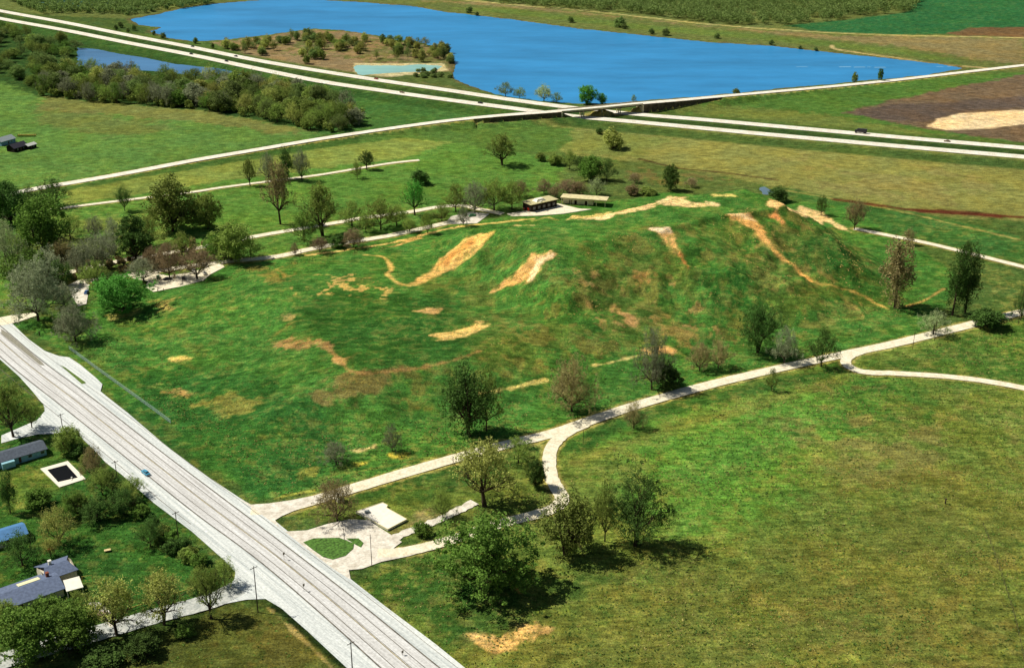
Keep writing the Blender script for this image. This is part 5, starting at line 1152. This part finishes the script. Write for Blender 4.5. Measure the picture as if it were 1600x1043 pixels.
# far farm at the left edge
fa = ang((5, 235), (50, 222))
house(G(27, 232, 1), fa, 13, 8, 3, 2.4, dkwall, mat('dark_barn_roof', C(58, 56, 66), .8), 'dark barn of the far farm at the left edge', [('f', -3, 1, 1.3, 1.1), ('f', 3, 1, 1.3, 1.1)], [(0, 1.6)], name='barn', cat='barn')
house(G(47, 229, 1), fa, 8, 5, 2.6, 1.1, dkwall, mat('pale_metal_roof', C(206, 206, 196), .5), 'small shed with pale metal roof right of the dark barn', [('f', 1.5, 1, 1, 1)], [(-1, 1)], name='shed', cat='shed')
house(G(7, 222, 1), fa, 14, 9, 3.2, 2.2, mat('grey_blue_wall', C(130, 165, 185), .8), mat('grey_roof', C(150, 160, 160), .8), 'pale blue-grey farmhouse cut by the left edge', [('f', 3, 1, 1.3, 1.1), ('r', 0, 1, 1.3, 1.1)], [(0, 1)], name='farmhouse')
P = G(48, 214); paint
for a, b, w_, c, l in [(38, 213, 9, C(196, 176, 90), 'yellowish hay bale row behind the far farm shed, left'), (52, 213, 7, C(200, 180, 80), 'yellowish hay bale row behind the far farm shed, right')]:
    mb = MB(); p = G(a, b)
    for k in range(int(w_ / 1.6)): mb.tube((k * 1.7 - w_ / 2, -.8, .8), (k * 1.7 - w_ / 2, .8, .8), .8, .8, 12)
    o = mb.build('hay_bales', mat('straw', c, 1, .2, 3)); o.location = (p[0], p[1], 0); tag(o, l, 'hay bales')
# park building
pa = ang((825, 326), (880, 314))
mu = empty('park_building', (*G(850, 327), 0), pa); tag(mu, 'dark-walled low park building with white roof monitor behind the mound', 'building')
MB().box((0, 4.5, -.2), (21, 9, 5)).build('wall', dkwall, mu)
rf = MB().box((0, 4.5, 4.82), (22.5, 10.5, .35)).build('roof', mat('tan_roof', C(200, 190, 140), .8), mu)
MB().box((-1, 4, 5.18), (8, 5, 1.5), taper=.6).build('roof_monitor', whiteroof, rf)
MB().box((-3, -.5, 5.2), (1.4, 1, 1.2)).build('chimney', whiteroof, rf)
for k in range(5): f_ = MB().box((-8 + 4 * k, -.05, 1), (2.2, .1, 2.2)).build('window', mat('window_frame_dark', C(80, 70, 55), .6), mu); MB().box((-8 + 4 * k, -.11, 1.1), (2, .06, 2)).build('pane', glass, f_)
MB().box((-10.55, 3, 0), (.1, 2, 2.2)).build('door', mat('red_door', C(190, 60, 40), .5), mu)
wi = empty('exhibit_shelter', (*G(912, 320), 0), ang((880, 313), (950, 318), 4)); tag(wi, 'long flat white-roofed shelter attached right of the dark park building', 'building')
MB().box((0, 3, 4.0), (31, 9, .5)).build('roof', mat('shelter_roof', C(222, 208, 158), .8, .15, .5), wi)
MB().box((-4, 3.5, 0), (20, 6.5, 3.98)).build('wall', cream, wi)
for k in range(6): MB().box((-14.6 + k * 5.8, -1.1, 0), (.35, .35, 4)).build('post', cream, wi)
for u in (-9, -5.5, 1.5): d_ = MB().box((u, .2, 0), (1.6, .12, 2.6)).build('door', dkwall, wi)
pat = tag(MB().prism(ccw([G(*p) for p in [(792, 334), (826, 329), (872, 318), (905, 326), (925, 327), (880, 334), (840, 337), (800, 338)]]), 0, .14).build('patio', grav), kind='structure')
# concrete platform beside the forecourt
pf = empty('concrete_platform', (*G(598, 808), 0)); tag(pf, 'white concrete foundation slab beside the gravel forecourt', 'platform')
SL = ccw([G(*p) - G(598, 808) for p in [(556, 801), (598, 787), (606, 791), (604, 795), (636, 813), (606, 829)]])
MB().prism(SL, 0, .7).build('slab', mat('slab_concrete', C(240, 232, 214), .9, .06, .8), pf)
mb = MB()
for i in range(len(SL)):
    a, b = SL[i], SL[(i + 1) % len(SL)]; mb.tube((a[0], a[1], .72), (b[0], b[1], .72), .16, .16, 4)
mb.build('kerb', mat('kerb_concrete', C(215, 205, 150), .9), pf)
q = G(574, 803) - G(598, 808); MB().box((q[0], q[1], .7), (1.8, 1.2, .8), .4).build('hatch', mat('hatch_grey', C(120, 128, 130), .6), pf)
# white van-like shed under the bare tree
vn_ = empty('white_hut', (*G(531, 782), 0), pa); tag(vn_, 'small white hut half hidden by the bare brown tree', 'hut')
MB().box((0, 0, 0), (2.6, 2.2, 2.4)).build('wall', whiteroof, vn_); MB().box((0, 0, 2.4), (3, 2.6, .18)).build('roof', cream, vn_); MB().box((0, -1.13, 0), (.9, .08, 2)).build('door', dkwall, vn_)
# swimming pool
O = [G(*p) for p in [(63, 732), (106, 720), (134, 748), (93, 761)]]; I = [G(*p) for p in [(74, 734), (104, 726), (122, 746), (91, 753)]]
pc = sum(O) / 4; pl = empty('swimming_pool', (*pc, 0)); tag(pl, 'swimming pool with dark water and white concrete surround', 'pool')
V = [(*(p - pc), .16) for p in O] + [(*(p - pc), .16) for p in I] + [(*(p - pc), -.3) for p in O] + [(*(p - pc), -1) for p in I]
MB().add(V, [(i, (i + 1) % 4, 4 + (i + 1) % 4, 4 + i) for i in range(4)] + [(i, i + 8, (i + 1) % 4 + 8, (i + 1) % 4) for i in range(4)] + [(4 + i, 4 + (i + 1) % 4, 12 + (i + 1) % 4, 12 + i) for i in range(4)]).build('deck', mat('pool_deck', C(240, 232, 210), .8, .05), pl)
MB().add([(*(p - pc), .06) for p in I], [(0, 1, 2, 3)]).build('water', mat('pool_water', (.01, .011, .013), .5, .1, spec=.02), pl)
q = G(112, 748) - pc; MB().box((q[0], q[1], .17), (.5, 2.6, .15), .3).box((q[0], q[1], .32), (.5, .3, .5), .3).build('diving_board', whm, pl)
# garden odds and ends
swp = G(137, 908); sw = empty('swing_frame', (*swp, 0), .3); tag(sw, 'yellowish garden swing frame on the lawn by the carport', 'swing')
swm = mat('swing_paint', C(196, 170, 80), .6)
for a in (-1.6, 1.6):
    for b in (-1, 1): MB().tube((a, b, 0), (a, 0, 2.3), .06, .06, 6).build('leg', swm, sw)
MB().tube((-1.7, 0, 2.3), (1.7, 0, 2.3), .07, .07, 6).build('crossbar', swm, sw)
for a in (-.6, .6):
    s_ = MB().box((a, 0, .5), (.5, .2, .05)).build('seat', swm, sw)
    for b in (-.22, .22): MB().tube((a + b, 0, .55), (a + b, 0, 2.3), .015, .015, 4).build('rope', swm, s_)
def tank(px, py, sz, c, label, name):
    P = G(px, py); r = empty(name, (*P, 0), .4); tag(r, label, name.replace('_', ' '))
    MB().box((0, 0, .35), (sz, sz * .55, .12)).build('table_top', mat('paint_' + name, c, .6), r)
    for a in (-.4, .4):
        for b in (-.2, .2): MB().tube((a * sz, b * sz, 0), (a * sz, b * sz, .36), .05, .05, 6).build('leg', mat('paint_' + name, c, .6), r)
tank(168, 860, 2.2, C(230, 205, 150), 'small pale garden table on the corner lawn', 'garden_table')
tank(78, 858, 2.2, C(200, 120, 60), 'small orange garden bench below the yellow-olive tree', 'garden_bench')
car((*G(151, 951), .16), angC + .5, PT['white'], 'white car at the head of the driveway by the lower street')
car((*G(163, 962), .16), angC + 2.2, PT['tan'], 'tan car near the mouth of the driveway by the lower street')
print('trees', TCNT[0], 'objects', len(COL.objects))
